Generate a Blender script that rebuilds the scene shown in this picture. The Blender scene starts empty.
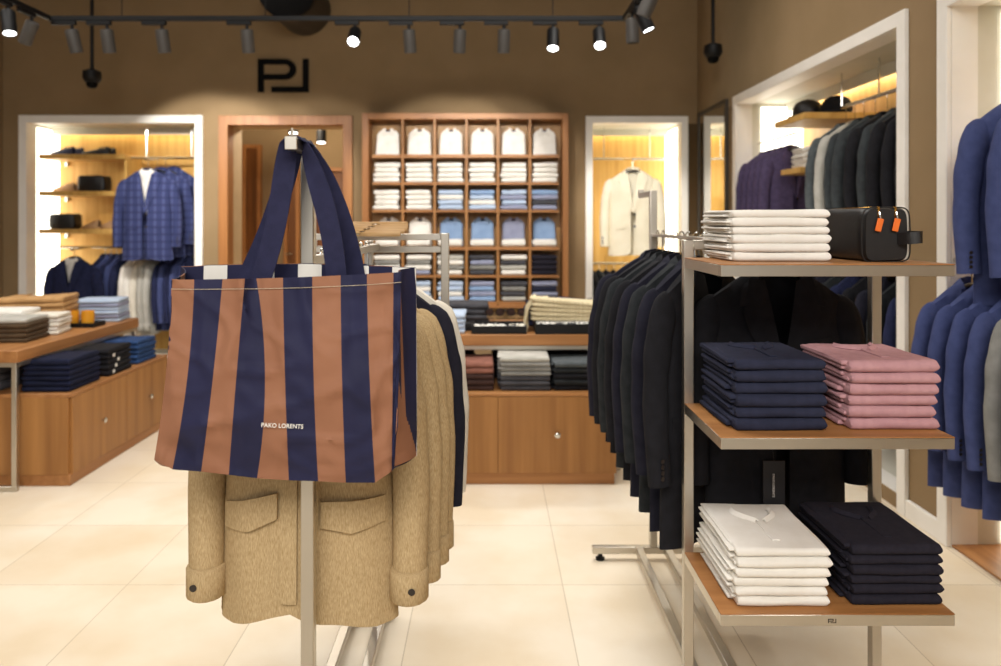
import bpy, bmesh, math, random
from mathutils import Vector, Matrix, noise as mnoise

random.seed(7)
R = math.radians
PI = math.pi
scene = bpy.context.scene
COL = scene.collection

# ------------------------------------------------------------------ camera
F_PX, CX, HY, CAM_H = 740.0, 490.0, 222.0, 1.5      # focal length in px, vanishing point, eye height
cam_data = bpy.data.cameras.new('camera')
cam = bpy.data.objects.new('camera', cam_data)
COL.objects.link(cam)
cam.location = (0, 0, CAM_H)
cam.rotation_euler = (R(90), 0, 0)
cam_data.sensor_width = 36
cam_data.lens = F_PX / 1001 * 36
cam_data.shift_x = (500.5 - CX) / 1001
cam_data.shift_y = -(333 - HY) / 1001
cam_data.clip_start = 0.05
cam_data.dof.use_dof = True
cam_data.dof.focus_distance = 1.9
cam_data.dof.aperture_fstop = 2.6
scene.camera = cam

# ------------------------------------------------------------------ colour management, world, big lights
scene.view_settings.view_transform = 'Standard'
scene.view_settings.look = 'None'
scene.view_settings.gamma = 1
scene.view_settings.use_curve_mapping = False
scene.view_settings.exposure = 0.0

world = bpy.data.worlds.new('world')
scene.world = world
world.use_nodes = True
world.node_tree.nodes['Background'].inputs[0].default_value = (1.0, 0.965, 0.92, 1)
world.node_tree.nodes['Background'].inputs[1].default_value = 0.6


def area_light(name, loc, size, power, rot=(0, 0, 0), color=(1, 0.955, 0.89), spread=125):
    d = bpy.data.lights.new(name, 'AREA')
    d.shape = 'RECTANGLE'
    d.size, d.size_y = size
    d.energy = power
    d.color = color
    d.spread = R(spread)
    o = bpy.data.objects.new(name, d)
    o.location = loc
    o.rotation_euler = rot
    COL.objects.link(o)
    return o


def spot_light(name, loc, target, power, angle=55, blend=0.5, color=(1, 0.955, 0.89), r=0.04):
    d = bpy.data.lights.new(name, 'SPOT')
    d.energy = power
    d.spot_size = R(angle)
    d.spot_blend = blend
    d.color = color
    d.shadow_soft_size = r
    o = bpy.data.objects.new(name, d)
    o.location = loc
    o.rotation_euler = (Vector(target) - Vector(loc)).to_track_quat('-Z', 'Y').to_euler()
    COL.objects.link(o)
    return o


area_light('fill_light_middle', (-0.9, 3.6, 4.1), (2.6, 1.6), 72, spread=140)  # added soft fill above the view, brightens the floor
area_light('fill_light_front', (-0.2, -1.6, 3.7), (3.6, 1.6), 135, rot=(R(52), 0, 0), spread=140)  # added frontal fill behind the camera, for surfaces facing the viewer
area_light('fill_light_side', (-3.6, 4.2, 4.1), (1.6, 2.0), 40, spread=140)  # added soft fill, unseen above the left table
area_light('fill_light_corner', (1.0, 4.6, 4.1), (1.0, 1.6), 24, spread=130)  # added soft fill, unseen above the right side


# ------------------------------------------------------------------ colour and material helpers
def lin(c):
    if isinstance(c, str):
        c = c.lstrip('#')
        c = tuple(int(c[i:i + 2], 16) / 255 for i in (0, 2, 4))
    return tuple(x / 12.92 if x <= 0.04045 else ((x + 0.055) / 1.055) ** 2.4 for x in c)


def base_mat(name):
    m = bpy.data.materials.new(name)
    m.use_nodes = True
    nt = m.node_tree
    return m, nt, nt.nodes['Principled BSDF']


def mat(name, c1, c2=None, rough=0.6, metal=0.0, scale=6, stretch=(1, 1, 1), bump=0.0, bscale=300,
        bstretch=(1, 1, 1), emit=0.0, coat=0.0, sheen=0.0, spec=0.5, detail=4, lo=0.35, hi=0.65):
    m, nt, b = base_mat(name)
    c1 = lin(c1)
    c2 = lin(c2) if c2 else tuple(x * 0.85 for x in c1)
    N, L = nt.nodes, nt.links
    tc = N.new('ShaderNodeTexCoord')
    mp = N.new('ShaderNodeMapping')
    mp.inputs['Scale'].default_value = stretch
    L.new(tc.outputs['Object'], mp.inputs['Vector'])
    nz = N.new('ShaderNodeTexNoise')
    nz.inputs['Scale'].default_value = scale
    nz.inputs['Detail'].default_value = detail
    L.new(mp.outputs['Vector'], nz.inputs['Vector'])
    cr = N.new('ShaderNodeValToRGB')
    cr.color_ramp.elements[0].position = lo
    cr.color_ramp.elements[1].position = hi
    cr.color_ramp.elements[0].color = (*c2, 1)
    cr.color_ramp.elements[1].color = (*c1, 1)
    L.new(nz.outputs['Fac'], cr.inputs['Fac'])
    L.new(cr.outputs['Color'], b.inputs['Base Color'])
    b.inputs['Roughness'].default_value = rough
    b.inputs['Metallic'].default_value = metal
    b.inputs['Coat Weight'].default_value = coat
    b.inputs['Sheen Weight'].default_value = sheen
    b.inputs['Specular IOR Level'].default_value = spec
    if bump:
        mp2 = N.new('ShaderNodeMapping')
        mp2.inputs['Scale'].default_value = bstretch
        L.new(tc.outputs['Object'], mp2.inputs['Vector'])
        n2 = N.new('ShaderNodeTexNoise')
        n2.inputs['Scale'].default_value = bscale
        n2.inputs['Detail'].default_value = 3
        L.new(mp2.outputs['Vector'], n2.inputs['Vector'])
        bp = N.new('ShaderNodeBump')
        bp.inputs['Strength'].default_value = bump
        bp.inputs['Distance'].default_value = 0.004
        L.new(n2.outputs['Fac'], bp.inputs['Height'])
        L.new(bp.outputs['Normal'], b.inputs['Normal'])
    if emit:
        L.new(cr.outputs['Color'], b.inputs['Emission Color'])
        b.inputs['Emission Strength'].default_value = emit
    return m


def cloth(name, c1, c2=None, scale=60, bump=0.25, rough=0.9, stretch=(1, 1, 1), sheen=0.0):
    return mat(name, c1, c2, rough=rough, scale=scale, stretch=stretch, bump=bump, bscale=420, sheen=sheen, spec=0.2)


def wood(name, c1, c2, axis='x', rough=0.45, scale=3.2):
    s = {'x': (0.35, 7, 7), 'y': (7, 0.35, 7), 'z': (7, 7, 0.35)}[axis]
    return mat(name, c1, c2, rough=rough, scale=scale, stretch=s, bump=0.06, bscale=8, bstretch=s, detail=8, lo=0.3, hi=0.7, spec=0.4)


def emission(name, c, s):
    m = bpy.data.materials.new(name)
    m.use_nodes = True
    nt = m.node_tree
    nt.nodes.clear()
    e = nt.nodes.new('ShaderNodeEmission')
    e.inputs[0].default_value = (*lin(c), 1)
    e.inputs[1].default_value = s
    o = nt.nodes.new('ShaderNodeOutputMaterial')
    nt.links.new(e.outputs[0], o.inputs[0])
    return m


def plaid(name, c1, c2, c3):
    """blue cloth with a soft check of lighter and darker lines, laid out in the jacket's own x and z"""
    m, nt, b = base_mat(name)
    N, L = nt.nodes, nt.links
    tc = N.new('ShaderNodeTexCoord')
    sep = N.new('ShaderNodeSeparateXYZ')
    L.new(tc.outputs['Object'], sep.inputs[0])
    outs = []
    for ax in ('X', 'Z'):
        mu = N.new('ShaderNodeMath'); mu.operation = 'MULTIPLY'; mu.inputs[1].default_value = 2 * PI / 0.065
        L.new(sep.outputs[ax], mu.inputs[0])
        si = N.new('ShaderNodeMath'); si.operation = 'SINE'
        L.new(mu.outputs[0], si.inputs[0])
        gt = N.new('ShaderNodeMapRange')
        gt.inputs['From Min'].default_value = 0.2
        gt.inputs['From Max'].default_value = 0.9
        L.new(si.outputs[0], gt.inputs['Value'])
        outs.append(gt.outputs[0])
    mx = N.new('ShaderNodeMix'); mx.data_type = 'RGBA'
    mx.inputs[6].default_value = (*lin(c1), 1)
    mx.inputs[7].default_value = (*lin(c2), 1)
    L.new(outs[0], mx.inputs[0])
    mx2 = N.new('ShaderNodeMix'); mx2.data_type = 'RGBA'
    mx2.inputs[7].default_value = (*lin(c3), 1)
    ml = N.new('ShaderNodeMath'); ml.operation = 'MULTIPLY'; ml.inputs[1].default_value = 0.6
    L.new(outs[1], ml.inputs[0])
    L.new(ml.outputs[0], mx2.inputs[0])
    L.new(mx.outputs[2], mx2.inputs[6])
    L.new(mx2.outputs[2], b.inputs['Base Color'])
    b.inputs['Roughness'].default_value = 0.9
    b.inputs['Specular IOR Level'].default_value = 0.2
    return m


def tile_mat():
    m, nt, b = base_mat('beige_floor_tile')
    N, L = nt.nodes, nt.links
    tc = N.new('ShaderNodeTexCoord')
    mp = N.new('ShaderNodeMapping')
    mp.inputs['Location'].default_value = (-0.30, -3.06, 0)
    L.new(tc.outputs['Object'], mp.inputs['Vector'])
    br = N.new('ShaderNodeTexBrick')
    br.offset = 0.0
    br.squash = 1.0
    br.inputs['Scale'].default_value = 1.0
    br.inputs['Mortar Size'].default_value = 0.0022
    br.inputs['Mortar Smooth'].default_value = 0.3
    br.inputs['Brick Width'].default_value = 0.6
    br.inputs['Row Height'].default_value = 0.6
    br.inputs['Color1'].default_value = (*lin('#eee4d2'), 1)
    br.inputs['Color2'].default_value = (*lin('#e5d8c2'), 1)
    br.inputs['Mortar'].default_value = (*lin('#c5b7a0'), 1)
    L.new(mp.outputs[0], br.inputs['Vector'])
    nz = N.new('ShaderNodeTexNoise')
    nz.inputs['Scale'].default_value = 2.2
    nz.inputs['Detail'].default_value = 6
    L.new(tc.outputs['Object'], nz.inputs['Vector'])
    cr = N.new('ShaderNodeValToRGB')
    cr.color_ramp.elements[0].position = 0.35
    cr.color_ramp.elements[0].color = (*lin('#efe6d6'), 1)
    cr.color_ramp.elements[1].position = 0.62
    cr.color_ramp.elements[1].color = (1, 1, 1, 1)
    L.new(nz.outputs['Fac'], cr.inputs['Fac'])
    mx = N.new('ShaderNodeMix'); mx.data_type = 'RGBA'; mx.blend_type = 'MULTIPLY'
    mx.inputs[0].default_value = 0.75
    L.new(br.outputs['Color'], mx.inputs[6])
    L.new(cr.outputs['Color'], mx.inputs[7])
    L.new(mx.outputs[2], b.inputs['Base Color'])
    b.inputs['Roughness'].default_value = 0.5
    b.inputs['Specular IOR Level'].default_value = 0.35
    return m


M = {}
M['wall'] = mat('brown_wall_paint', '#907857', '#897251', rough=0.85, scale=3, bump=0.05, bscale=60)
M['ceiling'] = mat('dark_ceiling_paint', '#54432f', '#4b3b29', rough=0.9)
M['floor'] = tile_mat()
M['white'] = mat('white_lacquer', '#f3f0ea', '#eeebe4', rough=0.5)
M['niche_grey'] = mat('pale_grey_niche_side', '#d5d3c6', '#cfcdbf', rough=0.6)
M['oak'] = wood('oak_veneer', '#ad7b45', '#8a5c2f', 'z', scale=1.8)
M['oak_x'] = wood('oak_board_across', '#b27e4c', '#946236', 'x')
M['oak_y'] = wood('oak_board_lengthwise', '#b27e4c', '#946236', 'y')
M['oak_frame'] = wood('oak_frame', '#ad7744', '#935f32', 'z')
M['oak_lit'] = wood('oak_led_lit', '#d5ab62', '#bf9148', 'z')  # warm LED light put into the colour of the niche oak
M['oak_dark'] = wood('dark_oak_door', '#7a4a20', '#59320f', 'z')
M['cubby_back'] = wood('oak_cubby_back', '#b28a58', '#97703f', 'z')
M['wood_hanger'] = wood('beech_hanger', '#c9a678', '#a88455', 'x')
M['steel'] = mat('brushed_steel', '#c9c3b8', '#c2bcb1', rough=0.36, metal=1.0, scale=5)
M['chrome'] = mat('polished_chrome', '#d8d8d4', '#cfcfcb', rough=0.12, metal=1.0)
M['black_metal'] = mat('black_powder_coat', '#0f0f11', '#0b0b0d', rough=0.5, spec=0.3)
M['duct'] = mat('dark_duct_paint', '#3f372e', '#383128', rough=0.6)
M['black_gloss'] = mat('gloss_black_letters', '#060606', '#040404', rough=0.6, spec=0.1)
M['grey_plastic'] = mat('grey_spot_plastic', '#4b4845', '#43403d', rough=0.5)
M['hanger_black'] = mat('black_hanger_plastic', '#101012', '#0c0c0e', rough=0.35)
M['led_strip'] = emission('led_strip_light', '#fff0d0', 13.0)
M['niche_charcoal'] = cloth('niche_charcoal_suiting', '#3b4043', '#323639', scale=30)
M['led'] = emission('led_panel_light', '#fff6e2', 5.0)
M['lens_on'] = emission('lit_spot_lens', '#ffffff', 14.0)
M['lens_off'] = mat('dark_spot_lens', '#22211f', '#1b1a18', rough=0.2)
M['mirror'] = mat('mirror_glass', '#e6e6e0', '#e6e6e0', rough=0.01, metal=1.0)
M['navy_bag'] = cloth('navy_bag_canvas', '#262744', '#22233d', scale=8, bump=0.12, rough=0.7)
M['brown_bag'] = cloth('brown_bag_canvas', '#95684f', '#8d6149', scale=8, bump=0.12, rough=0.7)
M['white_bag'] = cloth('white_bag_lining', '#e9e6df', '#dedbd3', scale=8, bump=0.1)
M['navy_strap'] = cloth('navy_bag_webbing', '#2a2b46', '#25263f', scale=40, bump=0.2)
M['thread'] = mat('pale_stitching', '#cdbfa6', rough=0.8)
M['white_print'] = mat('white_print', '#f1efe9', rough=0.6)
M['beige'] = mat('beige_melange_linen', '#c4ad87', '#a0875f', rough=0.95, scale=640, stretch=(1, 1, 0.14), bump=0.25, bscale=500,
                 bstretch=(1, 1, 0.2), detail=2, lo=0.30, hi=0.70, spec=0.15)
M['black_suit'] = cloth('black_suiting', '#1d1d22', '#18181c', scale=30)
M['black_navy'] = cloth('midnight_suiting', '#22222e', '#1c1c28', scale=30)
M['charcoal'] = cloth('charcoal_suiting', '#2b2e31', '#222528', scale=30)
M['grey_suit'] = cloth('grey_suiting', '#565c60', '#4a5053', scale=30)
M['purple'] = cloth('aubergine_suiting', '#574c6c', '#4b415e', scale=30)
M['navy_suit'] = cloth('navy_suiting', '#262b4c', '#1f2440', scale=30)
M['blue_suit'] = cloth('blue_suiting', '#444d78', '#3c456e', scale=30)
M['plaid'] = plaid('blue_check_suiting', '#343b63', '#484f78', '#282e50')
M['cream'] = cloth('cream_linen', '#efe7d0', '#e8dfc6', scale=9)
M['white_cloth'] = cloth('white_cotton', '#ebe8e2', '#e2ded6', scale=12)
M['offwhite'] = cloth('offwhite_cotton', '#e6e0d3', '#d8d1c2', scale=12)
M['pale_grey'] = cloth('pale_grey_cotton', '#b9b7b0', '#a9a79f', scale=12)
M['navy_knit'] = cloth('navy_knit', '#2b2e42', '#25283a', scale=40)
M['dark_navy'] = cloth('dark_navy_pique', '#25232d', '#1f1d27', scale=60)
M['pink'] = cloth('dusty_pink_pique', '#bb9095', '#b1868c', scale=40)
M['lightblue'] = cloth('light_blue_cotton', '#b7c6dc', '#aabcd5', scale=10)
M['skyblue'] = cloth('sky_blue_cotton', '#8fa8ca', '#839dc1', scale=10)
M['lilac'] = cloth('lilac_blue_cotton', '#999eb6', '#8c91aa', scale=10)
M['denim'] = cloth('blue_denim', '#2e4a78', '#22385f', scale=25)
M['dark_denim'] = cloth('dark_denim', '#181d36', '#12172b', scale=25)
M['midgrey'] = cloth('grey_cotton', '#8b8a86', '#7b7a76', scale=14)
M['darkgrey'] = cloth('dark_grey_knit', '#4b4b50', '#404045', scale=20)
M['brown_knit'] = cloth('brown_knit', '#8a5d50', '#7b5145', scale=20)
M['maroon'] = cloth('dark_brown_knit', '#43302c', '#392824', scale=20)
M['camel'] = cloth('camel_knit', '#c09767', '#ad8658', scale=20)
M['taupe'] = cloth('dark_taupe_knit', '#5c4c3a', '#4d3f30', scale=20)
M['cream_knit'] = cloth('cream_scarf_knit', '#dccfae', '#c3b591', scale=90, stretch=(1, 1, 1))
M['leather'] = mat('black_grained_leather', '#161517', '#111012', rough=0.42, scale=40, bump=0.25, bscale=700, spec=0.5)
M['brown_leather'] = mat('tan_suede', '#c09a73', '#ad8862', rough=0.8, bump=0.1)
M['navy_leather'] = mat('navy_suede', '#2b3150', '#232944', rough=0.8, bump=0.1)
M['orange'] = mat('orange_leather', '#e8742a', '#dc6821', rough=0.5)
M['amber'] = mat('amber_ceramic', '#e2a22c', '#d7901d', rough=0.3)
M['button'] = mat('dark_button', '#2a2320', '#231d1a', rough=0.3)
M['pattern'] = mat('black_and_white_print', '#e8e6e0', '#26262a', rough=0.8, scale=60, detail=1, lo=0.48, hi=0.52)
M['tag'] = mat('black_card', '#26262a', '#222226', rough=0.5)
M['brass'] = mat('brass', '#c79a4a', rough=0.25, metal=1.0)
M['red'] = mat('red_cotton', '#a2323c', rough=0.8)

# ------------------------------------------------------------------ mesh helpers


class MB:
    """collects pieces of one mesh"""

    def __init__(s):
        s.v, s.f, s.mi = [], [], []

    def add(s, v, f, mi=0, mtx=None):
        o = len(s.v)
        for p in v:
            p = Vector(p)
            s.v.append(tuple(mtx @ p) if mtx is not None else tuple(p))
        for k, q in enumerate(f):
            s.f.append(tuple(i + o for i in q))
            s.mi.append(mi[k] if isinstance(mi, (list, tuple)) else mi)
        return s

    def box(s, x0, x1, y0, y1, z0, z1, bevel=0.0, mi=0, mtx=None, seg=1):
        if bevel <= 0:
            v = [(x, y, z) for x in (x0, x1) for y in (y0, y1) for z in (z0, z1)]
            f = [(0, 1, 3, 2), (4, 6, 7, 5), (0, 4, 5, 1), (2, 3, 7, 6), (0, 2, 6, 4), (1, 5, 7, 3)]
            return s.add(v, f, mi, mtx)
        bm = bmesh.new()
        bmesh.ops.create_cube(bm, size=1)
        for q in bm.verts:
            q.co = Vector(((x0 + x1) / 2 + q.co.x * (x1 - x0), (y0 + y1) / 2 + q.co.y * (y1 - y0), (z0 + z1) / 2 + q.co.z * (z1 - z0)))
        bmesh.ops.bevel(bm, geom=bm.edges[:], offset=bevel, segments=seg, profile=0.5, affect='EDGES')
        bm.verts.index_update()
        v = [q.co.copy() for q in bm.verts]
        f = [[w.index for w in q.verts] for q in bm.faces]
        bm.free()
        return s.add(v, f, mi, mtx)

    def grid(s, P, close_u=False, close_v=False, mi=0, skip=None):
        """P[i][j] points; mi may be f(i,j)"""
        nu, nv = len(P), len(P[0])
        v = [p for row in P for p in row]
        f, mm = [], []
        for i in range(nu if close_u else nu - 1):
            for j in range(nv if close_v else nv - 1):
                if skip and skip(i, j):
                    continue
                a, b = i * nv + j, i * nv + (j + 1) % nv
                c, d = ((i + 1) % nu) * nv + (j + 1) % nv, ((i + 1) % nu) * nv + j
                f.append((a, b, c, d))
                mm.append(mi(i, j) if callable(mi) else mi)
        return s.add(v, f, mm)

    def tube(s, pts, r, n=8, cap=True, mi=0, flat=None):
        """sweep; r a number, a list, or list of (ra, rb)"""
        pts = [Vector(p) for p in pts]
        rings = []
        up = None
        for i, p in enumerate(pts):
            t = (pts[min(i + 1, len(pts) - 1)] - pts[max(i - 1, 0)]).normalized()
            if up is None:
                up = Vector((1, 0, 0)) if abs(t.x) < 0.9 else Vector((0, 1, 0))
            a = (up - t * up.dot(t)).normalized()
            up = a
            b = t.cross(a)
            rr = r[i] if isinstance(r, (list, tuple)) else r
            ra, rb = rr if isinstance(rr, (list, tuple)) else (rr, rr)
            rings.append([p + a * (math.cos(2 * PI * k / n) * ra) + b * (math.sin(2 * PI * k / n) * rb) for k in range(n)])
        s.grid(rings, close_v=True, mi=mi)
        if cap:
            o = len(s.v)
            s.add(rings[0], [tuple(range(n))], mi)
            s.add(rings[-1], [tuple(range(n))[::-1]], mi)
        return s

    def lathe(s, prof, c=(0, 0, 0), n=20, mi=0, mtx=None):
        """profile [(r, z)] about z"""
        c = Vector(c)
        P = [[c + Vector((r * math.cos(2 * PI * k / n), r * math.sin(2 * PI * k / n), z)) for k in range(n)] for r, z in prof]
        if mtx is not None:
            P = [[mtx @ q for q in row] for row in P]
        s.grid(P, close_v=True, mi=mi)
        if prof[0][0] > 1e-6:
            s.add(P[0], [tuple(range(n))], mi)
        if prof[-1][0] > 1e-6:
            s.add(P[-1], [tuple(range(n))[::-1]], mi)
        return s

    def prism(s, poly, y0, y1, mi=0, mtx=None):
        """polygon in x, z pushed along y"""
        n = len(poly)
        v = [(x, y0, z) for x, z in poly] + [(x, y1, z) for x, z in poly]
        f = [tuple(range(n)), tuple(range(n, 2 * n))[::-1]] + [(i, (i + 1) % n, n + (i + 1) % n, n + i) for i in range(n)]
        return s.add(v, f, mi, mtx)

    def mesh(s, name, mats, angle=40, solid=0.0):
        me = bpy.data.meshes.new(name)
        me.from_pydata(s.v, [], s.f)
        mats = mats if isinstance(mats, (list, tuple)) else [mats]
        for m in mats:
            me.materials.append(M[m] if isinstance(m, str) else m)
        me.polygons.foreach_set('material_index', s.mi)
        bm = bmesh.new()
        bm.from_mesh(me)
        bmesh.ops.remove_doubles(bm, verts=bm.verts, dist=1e-5)
        bmesh.ops.recalc_face_normals(bm, faces=bm.faces)
        if solid:
            bmesh.ops.solidify(bm, geom=bm.faces[:], thickness=solid)
        bm.to_mesh(me)
        bm.free()
        me.polygons.foreach_set('use_smooth', [True] * len(me.polygons))
        me.set_sharp_from_angle(angle=R(angle))
        return me

    def build(s, name, mats, parent=None, angle=40, solid=0.0, label=None):
        return link(name, s.mesh(name, mats, angle, solid), parent, label)


def link(name, me, parent=None, label=None):
    o = bpy.data.objects.new(name, me)
    COL.objects.link(o)
    if parent is not None:
        o.parent = parent
    if label:
        o['label'] = label
    return o


def tag(o, label, cat, group=None):
    o['label'] = label
    o['category'] = cat
    if group:
        o['group'] = group
    return o


def thing(name, label, cat, loc=(0, 0, 0), rz=0.0, group=None, rot=None, scale=1.0):
    o = bpy.data.objects.new(name, None)
    o.empty_display_size = 0.05
    COL.objects.link(o)
    o.location = loc
    o.rotation_euler = rot if rot else (0, 0, rz)
    o.scale = scale if isinstance(scale, (tuple, list)) else (scale,) * 3
    return tag(o, label, cat, group)


def struct(name, mb, mats, angle=30):
    o = mb.build(name, mats, angle=angle)
    o['kind'] = 'structure'
    return o


def copy_tree(o, parent=None):
    c = o.copy()
    COL.objects.link(c)
    if parent is not None:
        c.parent = parent
    for ch in list(o.children):
        copy_tree(ch, c)
    return c


def W(px, py, d):
    """a point measured in the photograph, at distance d, in metres"""
    return Vector(((px - CX) * d / F_PX, d, CAM_H - (py - HY) * d / F_PX))


ORD = ['first', 'second', 'third', 'fourth', 'fifth', 'sixth', 'seventh', 'eighth', 'ninth', 'tenth', 'eleventh', 'twelfth', 'thirteenth', 'fourteenth']


def wob(x, y, z, s=1.0):
    return mnoise.noise(Vector((x * s, y * s, z * s)))


def smooth_path(pts, n=8):
    """Catmull-Rom through pts"""
    pts = [Vector(p) for p in pts]
    out = []
    for i in range(len(pts) - 1):
        p0, p1, p2, p3 = pts[max(i - 1, 0)], pts[i], pts[i + 1], pts[min(i + 2, len(pts) - 1)]
        for k in range(n):
            t = k / n
            out.append(0.5 * ((2 * p1) + (p2 - p0) * t + (2 * p0 - 5 * p1 + 4 * p2 - p3) * t * t + (3 * p1 - p0 - 3 * p2 + p3) * t ** 3))
    out.append(pts[-1])
    return out


def lerp(a, b, t):
    return a + (b - a) * t


# ------------------------------------------------------------------ the room
XL, XR, YB, ZC, YF = -5.0, 2.13, 7.6, 4.2, -2.6


def wall_x(name, y0, y1, x0, x1, z0, z1, holes, m):
    """wall across the view with rectangular openings (x0, x1, z0, z1)"""
    xs = sorted({x0, x1} | {h[0] for h in holes} | {h[1] for h in holes})
    zs = sorted({z0, z1} | {h[2] for h in holes} | {h[3] for h in holes})
    mb = MB()
    for a, b in zip(xs, xs[1:]):
        for c, d in zip(zs, zs[1:]):
            if any(h[0] <= (a + b) / 2 <= h[1] and h[2] <= (c + d) / 2 <= h[3] for h in holes):
                continue
            mb.box(a, b, y0, y1, c, d)
    return struct(name, mb, m)


def wall_y(name, x0, x1, y0, y1, z0, z1, holes, m):
    ys = sorted({y0, y1} | {h[0] for h in holes} | {h[1] for h in holes})
    zs = sorted({z0, z1} | {h[2] for h in holes} | {h[3] for h in holes})
    mb = MB()
    for a, b in zip(ys, ys[1:]):
        for c, d in zip(zs, zs[1:]):
            if any(h[0] <= (a + b) / 2 <= h[1] and h[2] <= (c + d) / 2 <= h[3] for h in holes):
                continue
            mb.box(x0, x1, a, b, c, d)
    return struct(name, mb, m)


struct('floor', MB().box(XL - 0.6, 3.6, YF, 11.2, -0.1, 0), 'floor')
struct('ceiling', MB().box(XL - 0.6, 3.6, YF, 11.2, ZC, ZC + 0.1), 'ceiling')
struct('wall_left', MB().box(XL - 0.12, XL, YF, YB, 0, ZC), 'wall')

# openings of the back wall: wide niche, passage, shirt case, narrow niche
NL = (-4.755, -3.02, 0.10, 2.52)
PS = (-2.69, -1.50, 0.0, 2.50)
NR = (1.045, 1.965, 0.10, 2.52)
wall_x('wall_back', YB, YB + 0.14, XL - 0.12, XR + 0.7, 0, ZC, [NL, PS, NR], 'wall')

N1 = (3.83, 6.36, 0.08, 2.515)          # niches of the right wall (y0, y1, z0, z1)
N2 = (0.9, 3.42, 0.0, 2.50)
wall_y('wall_right', XR, XR + 0.12, YF, YB, 0, ZC, [N1, N2], 'wall')


def trim_frame_x(name, h, w, y, m='white', t=0.025, bottom=False):
    x0, x1, z0, z1 = h
    mb = MB()
    mb.box(x0 - w, x0 + 0.006, y - t, y - 0.0005, 0, z1 + w, 0.003)
    mb.box(x1 - 0.006, x1 + w, y - t, y - 0.0005, 0, z1 + w, 0.003)
    mb.box(x0, x1, y - t, y - 0.0005, z1 - 0.006, z1 + w, 0.003)
    mb.box(x0 + 0.0005, x0 + 0.006, y, y + 0.141, z0 + 0.001, z1 - 0.001)
    mb.box(x1 - 0.006, x1 - 0.0005, y, y + 0.141, z0 + 0.001, z1 - 0.001)
    mb.box(x0 + 0.006, x1 - 0.006, y, y + 0.141, z1 - 0.006, z1 - 0.0005)
    if z0 > 0.01:
        mb.box(x0 + 0.006, x1 - 0.006, y, y + 0.141, z0 + 0.0005, z0 + 0.006)
    return struct(name, mb, m)


def trim_frame_y(name, h, w, x, m='white', t=0.025):
    y0, y1, z0, z1 = h
    mb = MB()
    mb.box(x - t, x - 0.0005, y0 - w, y0 + 0.006, 0, z1 + w, 0.003)
    mb.box(x - t, x - 0.0005, y1 - 0.006, y1 + w, 0, z1 + w, 0.003)
    mb.box(x - t, x - 0.0005, y0, y1, z1 - 0.006, z1 + w, 0.003)
    mb.box(x, x + 0.121, y0 + 0.0005, y0 + 0.006, z0 + 0.001, z1 - 0.001)
    mb.box(x, x + 0.121, y1 - 0.006, y1 - 0.0005, z0 + 0.001, z1 - 0.001)
    mb.box(x, x + 0.121, y0 + 0.006, y1 - 0.006, z1 - 0.006, z1 - 0.0005)
    if z0 > 0.01:
        mb.box(x, x + 0.121, y0 + 0.006, y1 - 0.006, z0 + 0.0005, z0 + 0.006)
    return struct(name, mb, m)


trim_frame_x('trim_1', NL, 0.075, YB)
trim_frame_x('trim_2', NR, 0.065, YB)
trim_frame_y('trim_3', N1, 0.07, XR)
trim_frame_y('trim_4', N2, 0.07, XR)
struct('baseboard_right', MB().box(XR - 0.02, XR + 0.01, 3.49, 3.76, 0, 0.09, 0.003).box(XR - 0.02, XR + 0.01, 6.43, YB - 0.02, 0, 0.09, 0.003), 'white')
struct('baseboard_left', MB().box(XL, XL + 0.02, YF, YB - 0.02, 0, 0.09, 0.003), 'oak_y')
struct('baseboard_back', MB().box(XL + 0.02, -4.84, YB - 0.02, YB, 0, 0.09, 0.003).box(-2.94, -2.79, YB - 0.02, YB, 0, 0.09, 0.003)
       .box(0.82, 0.97, YB - 0.02, YB, 0, 0.09, 0.003), 'white')

# passage behind the back wall: wooden door frame, pale jambs, brown room with dark doors
trim_frame_x('trim_5', PS, 0.09, YB, 'oak_frame', t=0.03)
struct('wall_passage', MB().box(PS[0] - 0.05, PS[0], YB + 0.14, YB + 0.42, 0, 2.55).box(PS[1], PS[1] + 0.05, YB + 0.14, YB + 0.42, 0, 2.55)
       .box(PS[0] - 0.05, PS[1] + 0.05, YB + 0.14, YB + 0.42, 2.5, 2.55), mat('pale_passage_paint', '#c8ad86', '#c0a57e', rough=0.8))
struct('wall_fitting_room', MB().box(-5.0, 0.4, 10.6, 10.7, 0, ZC).box(-5.1, -5.0, 8.2, 10.7, 0, ZC).box(0.4, 0.5, 8.2, 10.7, 0, ZC), 'wall')
for k, (x0, x1, ztop, lab) in enumerate([(-3.47, -3.31, 2.55, 'narrow dark oak door seen through the passage, by its pale jamb'),
                                         (-2.88, -2.76, 2.22, 'dark oak door seen through the passage, behind the steel post'),
                                         (-2.55, -1.98, 2.22, 'dark oak door in the fitting room passage, beside the bag strap')]):
    t = thing('fitting_room_door', lab, 'door', (0, 0, 0))
    MB().box(x0, x1, 10.54, 10.58, 0.01, ztop, 0.004).build('leaf', 'oak_dark', t)
    MB().box(x0 - 0.05, x0, 10.5, 10.6, 0, ztop + 0.05, 0.004).box(x1, x1 + 0.05, 10.5, 10.6, 0, ztop + 0.05, 0.004) \
        .box(x0, x1, 10.5, 10.6, ztop, ztop + 0.05, 0.004).build('frame', 'oak_frame', t)
    MB().tube([(x1 - 0.05, 10.54, 1.05), (x1 - 0.05, 10.48, 1.05), (x1 - 0.14, 10.48, 1.05)], 0.01).build('handle', 'chrome', t)
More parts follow.
